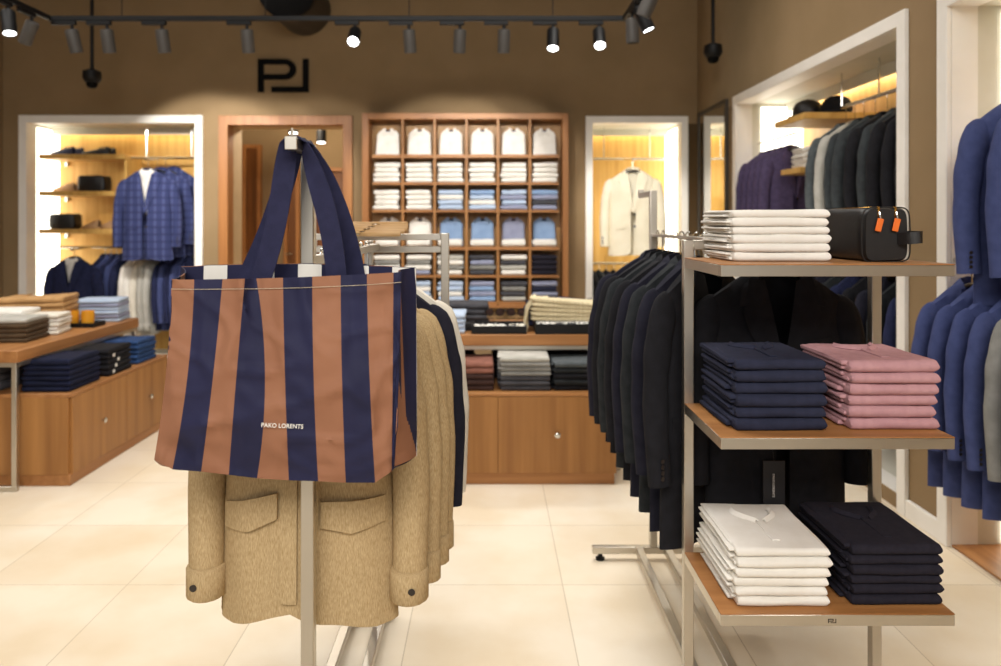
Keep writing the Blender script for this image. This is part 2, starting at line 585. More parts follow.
for x, z, lit in ((-2.47, 2.62, True), (-2.12, 2.50, True)):
    t = thing('pendant_light', 'black cylinder pendant light hanging in the passage, ' + ('the upper one' if z > 2.6 else 'the lower one'), 'lamp', (x, 9.3, z))
    MB().lathe([(0.055, 0), (0.06, 0.005), (0.06, 0.2), (0.055, 0.205)]).build('shade', 'black_metal', t)
    MB().lathe([(0.048, -0.004), (0.048, 0.002)]).build('lens', 'lens_on', t)
    MB().tube([(0, 0, 0.2), (0, 0, ZC - z)], 0.005).build('cord', 'black_metal', t)
t = thing('ceiling_spot', 'round lit downlight under the passage ceiling', 'lamp', (-2.75, 9.3, 2.72))
MB().lathe([(0.09, 0), (0.1, 0.01), (0.1, 0.05), (0.03, 0.06)]).build('housing', 'black_metal', t)
MB().lathe([(0.08, -0.006), (0.08, 0.0)]).build('lens', 'lens_on', t)
MB().tube([(0, 0, 0.05), (0, 0, ZC - 2.72)], 0.006).build('cord', 'black_metal', t)
pl = bpy.data.lights.new('passage_lamp', 'POINT'); pl.energy = 130; pl.color = (1, 0.85, 0.65); pl.shadow_soft_size = 0.1
po = bpy.data.objects.new('passage_lamp', pl); po.location = (-2.3, 9.0, 2.9); COL.objects.link(po)


# niches: shell of grey sides, oak back, lit light panel along one side, light strip under the top
def niche_x(idx, h, depth, panel_side):
    x0, x1, z0, z1 = h
    ya, yb = YB + 0.14, YB + depth
    struct('wall_niche_back', MB().box(x0 - 0.05, x1 + 0.05, yb, yb + 0.04, 0, z1 + 0.05), 'oak_lit')
    mb = MB().box(x0 - 0.05, x0, ya, yb, 0, z1 + 0.05).box(x1, x1 + 0.05, ya, yb, 0, z1 + 0.05).box(x0, x1, ya, yb, z1, z1 + 0.05).box(x0, x1, ya, yb, 0, z0).box(x0, x1, yb - 0.145, yb - 0.13, z1 - 0.075, z1)
    struct('wall_niche_shell', mb, 'niche_grey')
    xs = x0 if panel_side < 0 else x1
    s = 1 if panel_side < 0 else -1
    o = MB().box(min(xs, xs + s * 0.012), max(xs, xs + s * 0.012), ya + 0.02, yb - 0.005, z0 + 0.02, z1 - 0.03).build('lightbox', 'led')
    tag(o, f'tall glowing white lightbox inside the {idx} white framed niche of the rear wall', 'light')
    o = MB().box(x0 + 0.02, x1 - 0.02, yb - 0.06, yb - 0.03, z1 - 0.02, z1 - 0.002).build('light_strip', 'led_strip')
    tag(o, f'slim light strip under the top of the {idx} white framed niche of the rear wall', 'light')


niche_x('wide', NL, 0.56, -1)
niche_x('narrow', NR, 0.66, 1)


def niche_y(idx, h, depth, pan):
    y0, y1, z0, z1 = h
    xa, xb = XR + 0.12, XR + depth
    struct('wall_niche_back', MB().box(xb, xb + 0.04, y0 - 0.05, y1 + 0.05, 0, z1 + 0.05), 'oak_lit')
    mb = MB().box(xa, xb, y0 - 0.05, y0, 0, z1 + 0.05).box(xa, xb, y1, y1 + 0.05, 0, z1 + 0.05).box(xa, xb, y0, y1, z1, z1 + 0.05).box(xa, xb, y0, y1, -0.02, z0).box(xb - 0.145, xb - 0.13, y0, y1, z1 - 0.075, z1)
    struct('wall_niche_shell', mb, 'niche_grey')
    if pan:
        o = MB().box(XR + pan, xb - 0.005, y1 - 0.012, y1, z0 + 0.02, z1 - 0.03).build('lightbox', 'led')
        tag(o, f'glowing white lightbox ending the {idx}', 'light')
    o = MB().box(xb - 0.06, xb - 0.03, y0 + 0.02, y1 - 0.02, z1 - 0.02, z1 - 0.002).build('light_strip', 'led_strip')
    tag(o, f'slim light strip topping the {idx}', 'light')


niche_y('niche with grey and aubergine jackets', N1, 0.56, 0.2)
niche_y('niche with the blue suits', N2, 0.60, 0.235)

struct('floor_niche', MB().box(XR + 0.001, XR + 0.6, N2[0], N2[1] - 0.001, 0.001, 0.012, 0.002), 'oak_y')

# mirror on the right wall
t = thing('wall_mirror', 'tall narrow mirror in a thin black frame beside the corner niche', 'mirror', (XR, 0, 0))
MB().box(-0.02, -0.014, 6.64, 7.46, 0.12, 2.56).build('glass', 'mirror', t)
MB().box(-0.03, -0.0005, 6.60, 6.64, 0.08, 2.60, 0.002).box(-0.03, -0.0005, 7.46, 7.50, 0.08, 2.60, 0.002).box(-0.03, -0.0005, 6.64, 7.46, 0.08, 0.12, 0.002) \
    .box(-0.03, -0.0005, 6.64, 7.46, 2.56, 2.60, 0.002).box(-0.0135, -0.0005, 6.64, 7.46, 0.12, 2.56).build('frame', 'duct', t)

# shop sign on the back wall: a P and a mirrored L, built from the strokes in the photograph
t = thing('wall_sign', 'black metal monogram sign high on the brown wall above the passage', 'sign', (0, 0, 0))


def sg(x, y):
    return W(250 + x / 4.004, y / 4.004, YB)


def stroke_poly(pts):
    return [(sg(x, y).x, sg(x, y).z) for x, y in pts]


arc_o = [(140 + 47 * math.cos(a), 279 + 41 * math.sin(a)) for a in [R(-90 + 15 * k) for k in range(13)]]
arc_i = [(138 + 24 * math.cos(a), 279 + 20 * math.sin(a)) for a in [R(90 - 15 * k) for k in range(13)]]
MB().prism(stroke_poly([(34, 238), (57, 238), (57, 370), (34, 370)]), YB - 0.03, YB - 0.001) \
    .prism(stroke_poly([(57, 238)] + arc_o + [(57, 320), (57, 299)] + arc_i + [(57, 259)]), YB - 0.03, YB - 0.001).build('letter_p', 'black_gloss', t)
MB().prism(stroke_poly([(213, 238), (236, 238), (236, 370), (88, 370), (88, 349), (213, 349)]), YB - 0.03, YB - 0.001).build('letter_l', 'black_gloss', t)

# round air duct coming out of the back wall
t = thing('air_duct', 'short dark round air duct sticking out of the wall above the sign', 'duct', (0, 0, 0))
dc = W(305, 10, YB)
q = Matrix.Translation((dc.x, 0, dc.z)) @ Matrix.Rotation(R(-90), 4, 'X')
MB().lathe([(0.265, YB), (0.265, 6.95), (0.235, 6.93), (0.235, 7.2)], n=36, mtx=q).build('pipe', 'duct', t)
MB().lathe([(0.235, 6.93), (0.275, 6.92), (0.275, 6.97), (0.264, 6.98)], n=36, mtx=q).build('collar', 'black_metal', t)

# ------------------------------------------------------------------ track lights
TY, TZ = 5.5, 3.012
TXL, TXR = -3.27, 1.0


def track(name, a, b, lab):
    t = thing(name, lab, 'light track', (0, 0, 0))
    x0, x1, y0, y1 = min(a[0], b[0]) - 0.017, max(a[0], b[0]) + 0.017, min(a[1], b[1]) - 0.017, max(a[1], b[1]) + 0.017
    MB().box(x0, x1, y0, y1, TZ - 0.018, TZ + 0.018, 0.003).build('rail', 'black_metal', t)
    n = 4
    for k in range(n):
        u = (k + 0.5) / n
        x, y = lerp(a[0], b[0], u), lerp(a[1], b[1], u)
        MB().tube([(x, y, TZ + 0.015), (x, y, ZC)], 0.004, 6).build('suspension_wire', 'black_metal', t)
    return t


track('light_track', (TXL, TY), (TXR, TY), 'black lighting track crossing the shop in front of the sign wall')
track('light_track', (TXL, TY - 0.04), (TXL, 1.2), 'black lighting track running along the side with the check jackets')
track('light_track', (TXR, TY - 0.04), (TXR, 1.2), 'black lighting track running along the side with the mirror')

LABELS_SPOT = {}


def spot_head(x, y, aim, lit, label, along='x', power=0, angle=52):
    """track spotlight: adapter on the track, swivel arm, cylinder head, lens"""
    t = thing('track_spotlight', label, 'spotlight', (x, y, TZ - 0.018), 0 if along == 'x' else R(90), 'spotlights on the ceiling tracks')
    MB().box(-0.15, 0.03, -0.016, 0.016, -0.03, -0.0005, 0.003).build('adapter', 'black_metal', t)
    MB().tube([(0, 0, -0.028), (0, 0, -0.082)], 0.012, 10).build('swivel', 'black_metal', t)
    piv = Vector((0, 0, -0.090))
    inv = Matrix.Rotation(0 if along == 'x' else R(-90), 3, 'Z')
    d = inv @ Vector(aim).normalized()
    q = Matrix.Translation(piv) @ d.to_track_quat('-Z', 'Y').to_matrix().to_4x4()
    h = MB().lathe([(0.02, 0.03), (0.043, 0.025), (0.046, 0.015), (0.046, -0.14), (0.040, -0.145), (0.038, -0.135)], n=24, mtx=q)
    h.build('head', 'black_metal' if lit else 'grey_plastic', t)
    MB().lathe([(0.0, -0.137), (0.038, -0.137)], n=24, mtx=q).build('lens', 'lens_on' if lit else 'lens_off', t)
    if power:
        src = Vector((x, y, TZ - 0.083)) + Vector(aim).normalized() * 0.16
        spot_light('spot_beam', src, src + Vector(aim), power, angle, 0.55)


spot_light('spot_beam', (0.7, TY + 0.05, TZ - 0.25), (1.44, 7.45, 1.65), 170, 34, 0.6)  # added beam with no head of its own, brightens the cream jacket
for k, px in enumerate((72, 107, 162, 247, 409, 460, 504)):
    x = (px - CX) * TY / F_PX
    where = ['above the wide niche, next to the track corner', 'above the wide niche, second from the track corner', 'over the wall between wide niche and passage',
             'beside the monogram sign', 'over the shirt case, next to the lit lamp by the sign', 'over the middle of the shirt case', 'over the far columns of the shirt case'][k]
    tilt = [(0.25, 1.95, -1.30), (0, 1.9, -1.3), (0.05, 1.9, -1.3), (0, 1.9, -1.3), (0.15, 1.9, -1.3), (-0.15, 1.9, -1.3), (-0.05, 1.9, -1.3)][k]
    spot_head(x, TY, (tilt[0] * 0.6, 0.5, -1.6), False, 'dark grey track spotlight ' + where, 'x')
    spot_light('spot_beam', (x, TY + 0.1, TZ - 0.25), (x + tilt[0], TY + 0.1 + tilt[1], TZ - 0.25 - 0.98), (105, 105, 90, 50, 58, 58, 58)[k], 60, 0.3)
for k, (px, aim, where) in enumerate(((355, (0.05, -0.9, -0.75), 'shining towards the shop front beside the sign'),
                                      (553, (-0.05, -0.5, -1.1), 'shining down near the track corner, before the wall corner'),
                                      (599, (-0.05, -0.7, -0.95), 'shining down right beside the track corner'))):
    x = (px - CX) * TY / F_PX
    spot_head(x, TY, aim, True, 'lit black track spotlight ' + where, 'x', 60, 60)
spot_head(TXL, 5.02, (0.25, -0.25, -1.0), True, 'lit black track spotlight on the side track above the wide niche', 'y', 60, 60)
spot_head(TXL, 5.28, (-0.5, 0.2, -0.9), False, 'dark grey track spotlight on the side track above the wide niche', 'y')
spot_head(TXR, 5.2, (0.05, 0.1, -1.0), False, 'dark track spotlight hanging next to the track corner by the mirror', 'y')
spot_head(TXR, 4.92, (0.35, -0.1, -0.9), True, 'lit black track spotlight tilted towards the grey jackets', 'y', 60, 60)
spot_head(TXR, 4.55, (-0.35, 0.3, -0.9), False, 'dark track spotlight cropped by the upper edge of the view', 'y')


def dome_camera(x, y, z, lab):
    t = thing('ceiling_camera', lab, 'camera', (x, y, z))
    MB().tube([(0, 0, 0.16), (0, 0, ZC - z)], 0.016, 10).build('pole', 'black_metal', t)
    MB().lathe([(0.03, 0.17), (0.075, 0.15), (0.08, 0.09), (0.06, 0.05), (0.05, 0.045)], n=24).build('housing', 'black_metal', t)
    MB().lathe([(0.05, 0.05), (0.048, 0.02), (0.03, 0.0), (0.0, -0.006)], n=24).build('dome', M['black_gloss'], t)


p = W(92, 88, 6.7); dome_camera(p.x, p.y, p.z, 'black dome camera on a ceiling pole above the wide niche')
p = W(713, 63, 6.35); dome_camera(p.x, p.y, p.z, 'black dome camera on a ceiling pole above the wall mirror')

# ------------------------------------------------------------------ jackets
GARM, GCOL = {}, {}


def garment_meshes(style, thin, L=0.76, seed=0):
    """list of (part name, mesh, material slot) of a jacket hanging from the middle of its collar at z = 0, front towards -y"""
    key = (style, thin, round(L, 3), seed)
    if key in GARM:
        return GARM[key]
    w, drop = 0.205, 0.098
    tk = 0.042 if thin else 0.075
    suit = style in ('suit', 'blazer')
    NA, NV = 56, 26
    vbot = -0.37 if suit else -0.05           # lowest point of the neck opening
    gap = 0.006 if suit else 0.03

    def ztop(s):
        a = max(0.0, (abs(s) - 0.30) / 0.70)
        return -drop * a ** 1.15

    def thick(v):
        return tk * (0.42 + 0.58 * min(1.0, v * 5) ** 0.6) * (1 + 0.10 * math.sin(v * 3))

    def halfw(v):
        return w * (1.0 - 0.045 * math.sin(min(1, v * 1.6) * PI * 0.9) + 0.05 * v * v)

    def hem(s, front):
        z = -L
        if front and suit:
            z += 0.055 * max(0, 1 - abs(s) / 0.42) ** 2
        if front and not suit:
            z += (0.055 if s < 0 else 0.034) * max(0, 1 - abs(s) / 0.8) - 0.016
        return z

    def surf_y(s, v):
        """depth of the front face at s across, v down"""
        return -thick(v) * max(0.0, 1 - abs(s) ** 2.6) ** 0.55

    def fold(x, z, sd):
        k = min(1, max(0, -z / L))
        return (0.007 * k * math.sin(x * 46 + sd + 2.5 * z) + 0.010 * k * wob(x * 7 + sd, z * 1.6, sd)) * (0.6 if thin else 1)

    rows = []
    for i in range(NV + 1):
        v = i / NV
        row = []
        for j in range(NA):
            a = 2 * PI * (j + 0.5) / NA
            s = math.copysign(abs(math.cos(a)) ** 0.8, math.cos(a))
            front = math.sin(a) < 0
            zt = ztop(s)
            z = zt + (hem(s, front) - zt) * v
            x = s * halfw(v)
            y = surf_y(s, v)
            y = y + fold(x, z, seed) if front else -y * 0.8 + fold(x, z, seed + 5)
            if front and not suit and abs(x) < 0.2:
                y -= 0.02 * v * v * math.exp(-((abs(x) - 0.05) / 0.07) ** 2)
            row.append(Vector((x, y, z)))
        rows.append(row)

    def vw(z):
        return max(gap if z < vbot else 0, 0.066 * min(1.0, max(0.0, (z - vbot) / (0 - vbot)))) if z > vbot else (gap * (1 + max(0, (-z - 0.3)) * 5) if suit else 0.0)

    def skip(i, j):
        c = (rows[i][j] + rows[i + 1][j] + rows[i][(j + 1) % NA] + rows[i + 1][(j + 1) % NA]) / 4
        fr = math.sin(2 * PI * (j + 1) / NA) < 0
        return fr and abs(c.x) < vw(c.z)

    out = []
    mb = MB()
    mb.grid(rows, close_v=True, skip=skip)
    o = len(mb.v)
    # close the shoulders
    top = rows[0]
    for j in range(NA // 2 - 1):
        a, b = top[j], top[j + 1]
        c, d = top[NA - 2 - j], top[NA - 1 - j]
        if abs((a.x + b.x) / 2) > 0.062:
            mb.add([a, b, c, d], [(0, 1, 2, 3)])
    out.append(('body', mb.mesh('jacket_body', 'black_suit', 60), 'cloth'))

    def at_front(x, z):
        v = min(1, max(0, -z / L))
        s = max(-1, min(1, x / halfw(v)))
        return surf_y(s, v) + fold(x, z, seed)

    # sleeves
    for sd in (-1, 1):
        kx = 1.0 if thin else 1.25
        pts = smooth_path([(sd * (w - 0.040), 0.004, -drop + 0.006), (sd * (w - 0.006), 0, -drop - 0.055), (sd * (w + 0.022), 0.0, -0.27), (sd * (w + 0.038), -0.006, -0.45), (sd * (w + 0.036), -0.022, -0.68 if suit else -0.755)], 6)
        n = len(pts)
        rad = []
        for k in range(n):
            u = k / (n - 1)
            ax = lerp(0.056, 0.040, u) * (min(1, 0.40 + u * 3.5)) ** 0.8
            ay = lerp(0.050, 0.042, u) * (0.72 if thin else 1.05) * (min(1, 0.22 + u * 2.2)) ** 0.8
            wr = 1 + 0.05 * math.sin(u * 26 + seed) * (1 if 0.4 < u < 0.75 else 0.4)
            rad.append((ax * wr, ay * wr))
        mb = MB()
        mb.tube(pts, rad, 16)
        if not suit:           # turned cuff
            e = pts[-1]
            mb.tube([e + Vector((0, 0, 0.075)), e + Vector((0, 0, 0.07)), e + Vector((0, 0, 0.0)), e + Vector((0, 0, -0.004))],
                    [(0.040, rad[-1][1] * 0.96), (0.0455, rad[-1][1] * 1.1), (0.0455, rad[-1][1] * 1.1), (0.041, rad[-1][1])], 16)
        me = mb.mesh('jacket_sleeve', 'black_suit', 60)
        out.append(('sleeve', me, 'cloth'))
        bt = MB()
        e = pts[-1]
        if suit:
            for k in range(4):
                bt.lathe([(0.0, -0.003), (0.006, -0.002), (0.007, 0.001), (0.0, 0.002)], n=10,
                         mtx=Matrix.Translation(e + Vector((sd * 0.020, -rad[-1][1] * 0.93, 0.03 + 0.018 * k))) @ Matrix.Rotation(R(90), 4, 'X'))
        else:
            bt.lathe([(0.0, -0.004), (0.0075, -0.003), (0.0085, 0.001), (0.0, 0.002)], n=12,
                     mtx=Matrix.Translation(e + Vector((sd * 0.012, -rad[-1][1] * 1.12, 0.035))) @ Matrix.Rotation(R(90), 4, 'X'))
        out.append(('cuff_button', bt.mesh('cuff_button', 'button'), 'button'))

    if suit:
        for sd in (-1, 1):
            P = []
            for i in range(19):
                u = i / 18
                z = lerp(-0.030, vbot - 0.012, u)
                xi = max(0.002, vw(z) - 0.014) if z > vbot else 0.002
                wd = lerp(0.045, 0.088, min(1, u / 0.34)) if u < 0.34 else lerp(0.088, 0.004, ((u - 0.34) / 0.66) ** 1.25)
                xo = xi + wd
                P.append([Vector((sd * lerp(xi, xo, t), at_front(lerp(xi, xo, t), z) - 0.007 - 0.006 * math.sin(t * PI * 0.8), z + 0.012 * t * (1 if u < 0.4 else 0))) for t in (0, 0.33, 0.66, 1)])
            out.append(('lapel', MB().grid(P).mesh('jacket_lapel', 'black_suit', 60, solid=0.003), 'cloth'))
        bt = MB()
        for z in (vbot - 0.025, vbot - 0.13):
            bt.lathe([(0.0, -0.004), (0.009, -0.003), (0.0105, 0.001), (0.0, 0.002)], n=14,
                     mtx=Matrix.Translation((0.012, at_front(0.012, z) - 0.004, z)) @ Matrix.Rotation(R(90), 4, 'X'))
        out.append(('front_button', bt.mesh('front_button', 'button'), 'button'))
        pk = MB()
        P = [[Vector((x, at_front(x, z) - 0.006, z + (x - 0.11) * 0.12)) for x in (0.085, 0.11, 0.14, 0.165)] for z in (-0.215, -0.24)]
        pk.grid(P)
        out.append(('chest_pocket', pk.mesh('chest_pocket', 'black_suit', 60, solid=0.003), 'cloth'))
        for sd in (-1, 1):
            P = [[Vector((sd * x, at_front(x, z) - 0.007, z - (x - 0.12) * 0.1)) for x in (0.06, 0.09, 0.12, 0.15, 0.185)] for z in (-0.475, -0.50, -0.525)]
            out.append(('pocket_flap', MB().grid(P).mesh('pocket_flap', 'black_suit', 60, solid=0.004), 'cloth'))
        band = [(-0.085, -0.105), (-0.076, -0.05), (-0.062, 0.0), (-0.045, 0.018), (0, 0.026), (0.045, 0.018), (0.062, 0.0), (0.076, -0.05), (0.085, -0.105)]
        ys = [None, None, -0.4, 0.35, 0.7, 0.35, -0.4, None, None]
        P = []
        for (x, z), yy in zip(band, ys):
            y = at_front(abs(x), z) - 0.010 if yy is None else yy * tk * 0.6 - (0.008 if yy < 0 else -0.008)
            ox = math.copysign(0.040 if yy is None else 0.030, x) if x else 0
            oz = -0.006 if yy is None else -0.032
            P.append([Vector((x - (math.copysign(0.012, x) if yy is None else 0), y, z + 0.004)), Vector((x + ox * 0.5, y - 0.004 if (yy is None or yy < 0) else y + 0.006, z + oz * 0.3)), Vector((x + ox, y - 0.002 if (yy is None or yy < 0) else y + 0.010, z + oz))])
        out.append(('collar', MB().grid(P).mesh('jacket_collar', 'black_suit', 60, solid=0.003), 'cloth'))
    else:
        for sd in (-1, 1):
            zc = -0.500
            P = []
            for k in range(7):
                x = lerp(0.050, 0.188, k / 6)
                low = 0.058 + 0.016 * (1 - abs(k - 3) / 3)
                P.append([Vector((sd * x, at_front(x, zc) - 0.010 - 0.02 * 0.5 * math.exp(-((x - 0.05) / 0.07) ** 2), z + ((0.12 - x) * 0.28 if sd < 0 else 0))) for z in (zc + 0.004, zc - low * 0.5, zc - low)])
            out.append(('pocket_flap', MB().grid(P).mesh('pocket_flap', 'beige', 60, solid=0.006), 'cloth'))
            # front placket
            P = [[Vector((sd * x, at_front(x, z) - 0.006 - 0.02 * (z / L) ** 2 * math.exp(-((x - 0.05) / 0.07) ** 2), z)) for x in (0.004, 0.022, 0.044)] for z in [lerp(-0.06, -L + (0.060 if sd < 0 else 0.040), k / 20) for k in range(21)]]
            out.append(('placket', MB().grid(P).mesh('placket', 'beige', 60, solid=0.004), 'cloth'))
        P = []
        for (x, z, y) in ((-0.07, -0.075, -0.9), (-0.068, -0.02, -0.5), (-0.055, 0.012, 0.0), (0, 0.03, 0.75), (0.055, 0.012, 0.0), (0.068, -0.02, -0.5), (0.07, -0.075, -0.9)):
            y *= tk * 0.75
            sx = math.copysign(0.03, x) if x else 0
            P.append([Vector((x, y, z)), Vector((x + sx * 0.6, y - 0.008 if y < 0.01 else y + 0.012, z - 0.012)), Vector((x + sx, y - 0.008 if y < 0.01 else y + 0.016, z - 0.042))])
        out.append(('collar', MB().grid(P).mesh('shirt_collar', 'beige', 60, solid=0.004), 'cloth'))
    GARM[key] = out
    return out


def garment(label, cat, cloth_m, loc, rz=0.0, style='suit', thin=True, L=0.76, group=None, scale=1.0, seed=0, button='button', name=None):
    t = thing(name or ('suit_jacket' if style == 'suit' else 'blazer' if style == 'blazer' else 'overshirt'), label, cat, loc, rz, group, scale=scale)
    for pn, me, slot in garment_meshes(style, thin, L, seed):
        k = (me.name, cloth_m if slot == 'cloth' else button)
        if k not in GCOL:
            m2 = me.copy()
            m2.materials.clear()
            m2.materials.append(M[k[1]])
            GCOL[k] = m2
        link(pn, GCOL[k], t)
    return t


# hangers: shoulder bar and hook; origin at the collar, hook hanging on a rail 0.095 above
HG = {}


def hanger(label, loc, rz=0.0, m='hanger_black', group=None, scale=1.0, drop=0.095):
    k = (m, drop)
    if k not in HG:
        bar = [Vector((-0.18, 0, -0.102)), Vector((-0.12, 0.002, -0.055)), Vector((-0.05, 0.004, -0.018)), Vector((0, 0.006, -0.008)), Vector((0.05, 0.004, -0.018)), Vector((0.12, 0.002, -0.055)), Vector((0.18, 0, -0.102))]
        pts = smooth_path(bar, 4)
        n = len(pts)
        rr = [(lerp(0.006, 0.010, math.sin(PI * i / (n - 1))), lerp(0.012, 0.009, math.sin(PI * i / (n - 1)))) for i in range(n)]
        b = MB().tube(pts, rr, 10).mesh('hanger_bar', m)
        hk = [(0, 0.006, -0.008), (0, 0.006, drop - 0.045)]
        for q in range(11):
            a = R(-60 + 240 * q / 10)
            hk.append((0, 0.006 * 0 + 0.016 * math.cos(a) * 1.0, drop + 0.0135 - 0.016 + 0.016 * math.sin(a)))
        hk = [(x, y, z) for x, y, z in hk]
        h = MB().tube(hk, 0.0028, 6).mesh('hanger_hook', 'chrome')
        HG[k] = (b, h)
    t = thing('coat_hanger', label, 'hanger', loc, rz, group, scale=scale)
    link('shoulder_bar', HG[k][0], t)
    link('hook', HG[k][1], t)
    return t


# ------------------------------------------------------------------ folded clothes
FOLD = {}


def folded_mesh(key, w, d, h, seed, layers=2, front_r=1.0, slump=0.0):
    """a folded garment: one smooth roll at the front (-y), the ends of its layers showing at the -x side; base at z = 0, front middle at origin"""
    k = (key, round(w, 3), round(d, 3), round(h, 3), seed, layers, slump)
    if k in FOLD:
        return FOLD[k]
    mb = MB()
    nx, nc = 14, 10

    def slab(x0, x1, y0, y1, z0, z1, sd, amp, rnd):
        P = []
        hh = (z1 - z0) / 2
        us = [0, 0.006, 0.02, 0.045] + [0.08 + 0.84 * q / 9 for q in range(10)] + [0.955, 0.98, 0.994, 1]
        for u in us:
            e = 1.0
            du = min(u, 1 - u) * (x1 - x0)
            if du < rnd:
                e = math.sqrt(max(0, 1 - (1 - du / rnd) ** 2)) * 0.42 + 0.58
            x = lerp(x0, x1, u)
            ring = []
            for j in range(nc + 1):                # front half circle from bottom to top
                a = -PI / 2 - PI * j / nc
                ring.append((y0 + hh * front_r + hh * front_r * math.cos(a), hh * math.sin(a)))
            for q in (0.25, 0.5, 0.75):
                ring.append((lerp(y0 + hh, y1 - hh, q), hh))
            for j in range(nc + 1):
                a = PI / 2 - PI * j / nc
                ring.append((y1 - hh + hh * math.cos(a), hh * math.sin(a)))
            for q in (0.75, 0.5, 0.25):
                ring.append((lerp(y0 + hh, y1 - hh, q), -hh))
            pr = []
            for (y, z) in ring:
                n1 = wob(x * 9 + sd * 3.1, y * 7, sd * 1.7)
                zz = z * e + (z0 + z1) / 2
                if z > 0:
                    zz += amp * n1 - slump * max(0, (y - y0) / (y1 - y0) - 0.2) * (1 - u)
                pr.append(Vector((x + 0.004 * wob(y * 20, z * 60, sd), y + 0.004 * wob(x * 11 + sd, z * 40, 3.3), max(zz, z0 * 0.98 + 0.0002))))
            P.append(pr)
        mb.grid(P, close_v=True)
        mb.add(P[0], [tuple(range(len(P[0])))])
        mb.add(P[-1], [tuple(range(len(P[-1])))[::-1]])

    slab(-w / 2, w / 2, 0, d, 0, h, seed, h * 0.10, min(0.011, h * 0.42))
    for q in range(layers):
        zz = h * (0.12 + 0.8 * q / max(1, layers))
        slab(-w / 2 - 0.005 - 0.005 * ((seed + q) % 3), -w / 2 + 0.10, 0.018 + 0.012 * ((seed + q * 2) % 3), d - 0.012 + 0.006 * q, zz, zz + h * 0.8 / layers, seed + q + 0.5, h * 0.12, 0.008)
    FOLD[k] = mb.mesh('folded_cloth', 'white_cloth', 60)
    return FOLD[k]


FCOL = {}


def folded(name, label, cat, m, loc, w, d, h, seed=0, rz=0.0, group=None, layers=2, slump=0.0, key=''):
    me = folded_mesh(key, w, d, h, seed, layers, 1.0, slump)
    k = (me.name, m)
    if k not in FCOL:
        m2 = me.copy()
        m2.materials.clear()
        m2.materials.append(M[m])
        FCOL[k] = m2
    o = bpy.data.objects.new(name, FCOL[k])
    COL.objects.link(o)
    o.location = loc
    o.rotation_euler = (0, 0, rz)
    return tag(o, label, cat, group)


def nth(i, n):
    """place of layer i (0 = bottom) in a pile of n"""
    if i == 0:
        return 'at the bottom of'
    if i == n - 1:
        return 'on top of'
    if i == n - 2:
        return 'second from top of'
    if i == 1:
        return 'second from bottom of'
    return ORD[i] + ' from bottom of'


def pile(name, what, cat, m, loc, n, w, d, h, where, group, seed=0, rz=0.0, jitter=0.004, layers=2, slump=0.0, lean=(0, 0)):
    """a pile of n folded garments, each its own object; m a material or a list of materials"""
    out = []
    zt = loc[2]
    for i in range(n):
        mm = m[i % len(m)] if isinstance(m, (list, tuple)) else m
        r = random.Random(seed * 31 + i)
        dx, dy = r.uniform(-jitter, jitter) + lean[0] * i, r.uniform(-jitter, jitter) + lean[1] * i
        ca, sa = math.cos(rz), math.sin(rz)
        hi = round(h * (0.90, 1.08, 0.97, 1.10, 0.93, 1.04)[(i * 5 + seed) % 6], 4)
        out.append(folded(name, f'{what} {nth(i, n)} {where}', cat, mm,
                          (loc[0] + ca * dx - sa * dy, loc[1] + sa * dx + ca * dy, zt), w * r.uniform(0.985, 1.015), d, hi * 0.985, seed * 7 + i, rz + r.uniform(-0.01, 0.01), group, layers, slump))
        zt += hi
    return out


def polo_collar(top, m, w, d, h, cy=0.80):
    """a small turned-down collar and button placket lying on the top garment, parts of it"""
    for s in (-1, 1):
        P = []
        for i in range(9):
            u = i / 8
            cx, cyy = s * w * (0.02 + 0.17 * math.sin(u * PI * 0.55)), d * (cy - 0.26 + 0.26 * u)
            wd = w * 0.085 * (0.55 + 0.45 * math.sin(min(1, u * 1.3) * PI * 0.5))
            P.append([Vector((cx, cyy, h + 0.005)), Vector((cx + s * wd * 0.5, cyy + 0.004, h + 0.010)), Vector((cx + s * wd, cyy - 0.004, h + 0.001))])
        MB().grid(P).build('collar', m, top, 60, solid=0.0025)
    MB().box(-0.011, 0.011, d * 0.16, d * (cy - 0.24), h - 0.001, h + 0.002, 0.0008).build('placket', m, top)

# ------------------------------------------------------------------ steel rack with three shelves (right of the view)
RK = thing('clothes_rack', 'brushed steel clothes rack with three oak display shelves at its end', 'clothes rack', (0, 0, 0))
PX0, PX1, PYD = 0.612, 1.19, 2.29


def sq(mb, x, y, z0, z1, a=0.015):
    return mb.box(x - a, x + a, y - a, y + a, z0, z1, 0.002)


sq(MB(), PX0, PYD, 0.03, 1.444).build('post', 'steel', RK)
sq(MB(), PX1, PYD, 0.03, 1.444).build('post', 'steel', RK)
sq(MB(), 0.725, 3.29, 0.06, 1.64).build('post', 'steel', RK)
MB().box(PX0 + 0.015, PX1 - 0.015, PYD - 0.015, PYD + 0.015, 1.414, 1.444, 0.002).build('crossbar', 'steel', RK)
MB().box(0.712, 0.738, PYD + 0.015, 3.275, 1.436, 1.449, 0.002).build('hanging_rail', 'steel', RK)
MB().box(0.713, 0.737, 3.305, 3.57, 1.615, 1.64, 0.002).box(0.713, 0.737, 3.545, 3.57, 1.64, 1.655, 0.001).build('arm', 'steel', RK)
MB().box(0.908, 0.932, PYD + 0.015, 2.43, 1.418, 1.440, 0.002).build('hanging_peg', 'steel', RK)
for x in (0.66, 0.785):
    MB().box(x - 0.016, x + 0.016, 2.2, 3.275, 0.03, 0.062, 0.002).build('base_rail', 'steel', RK)
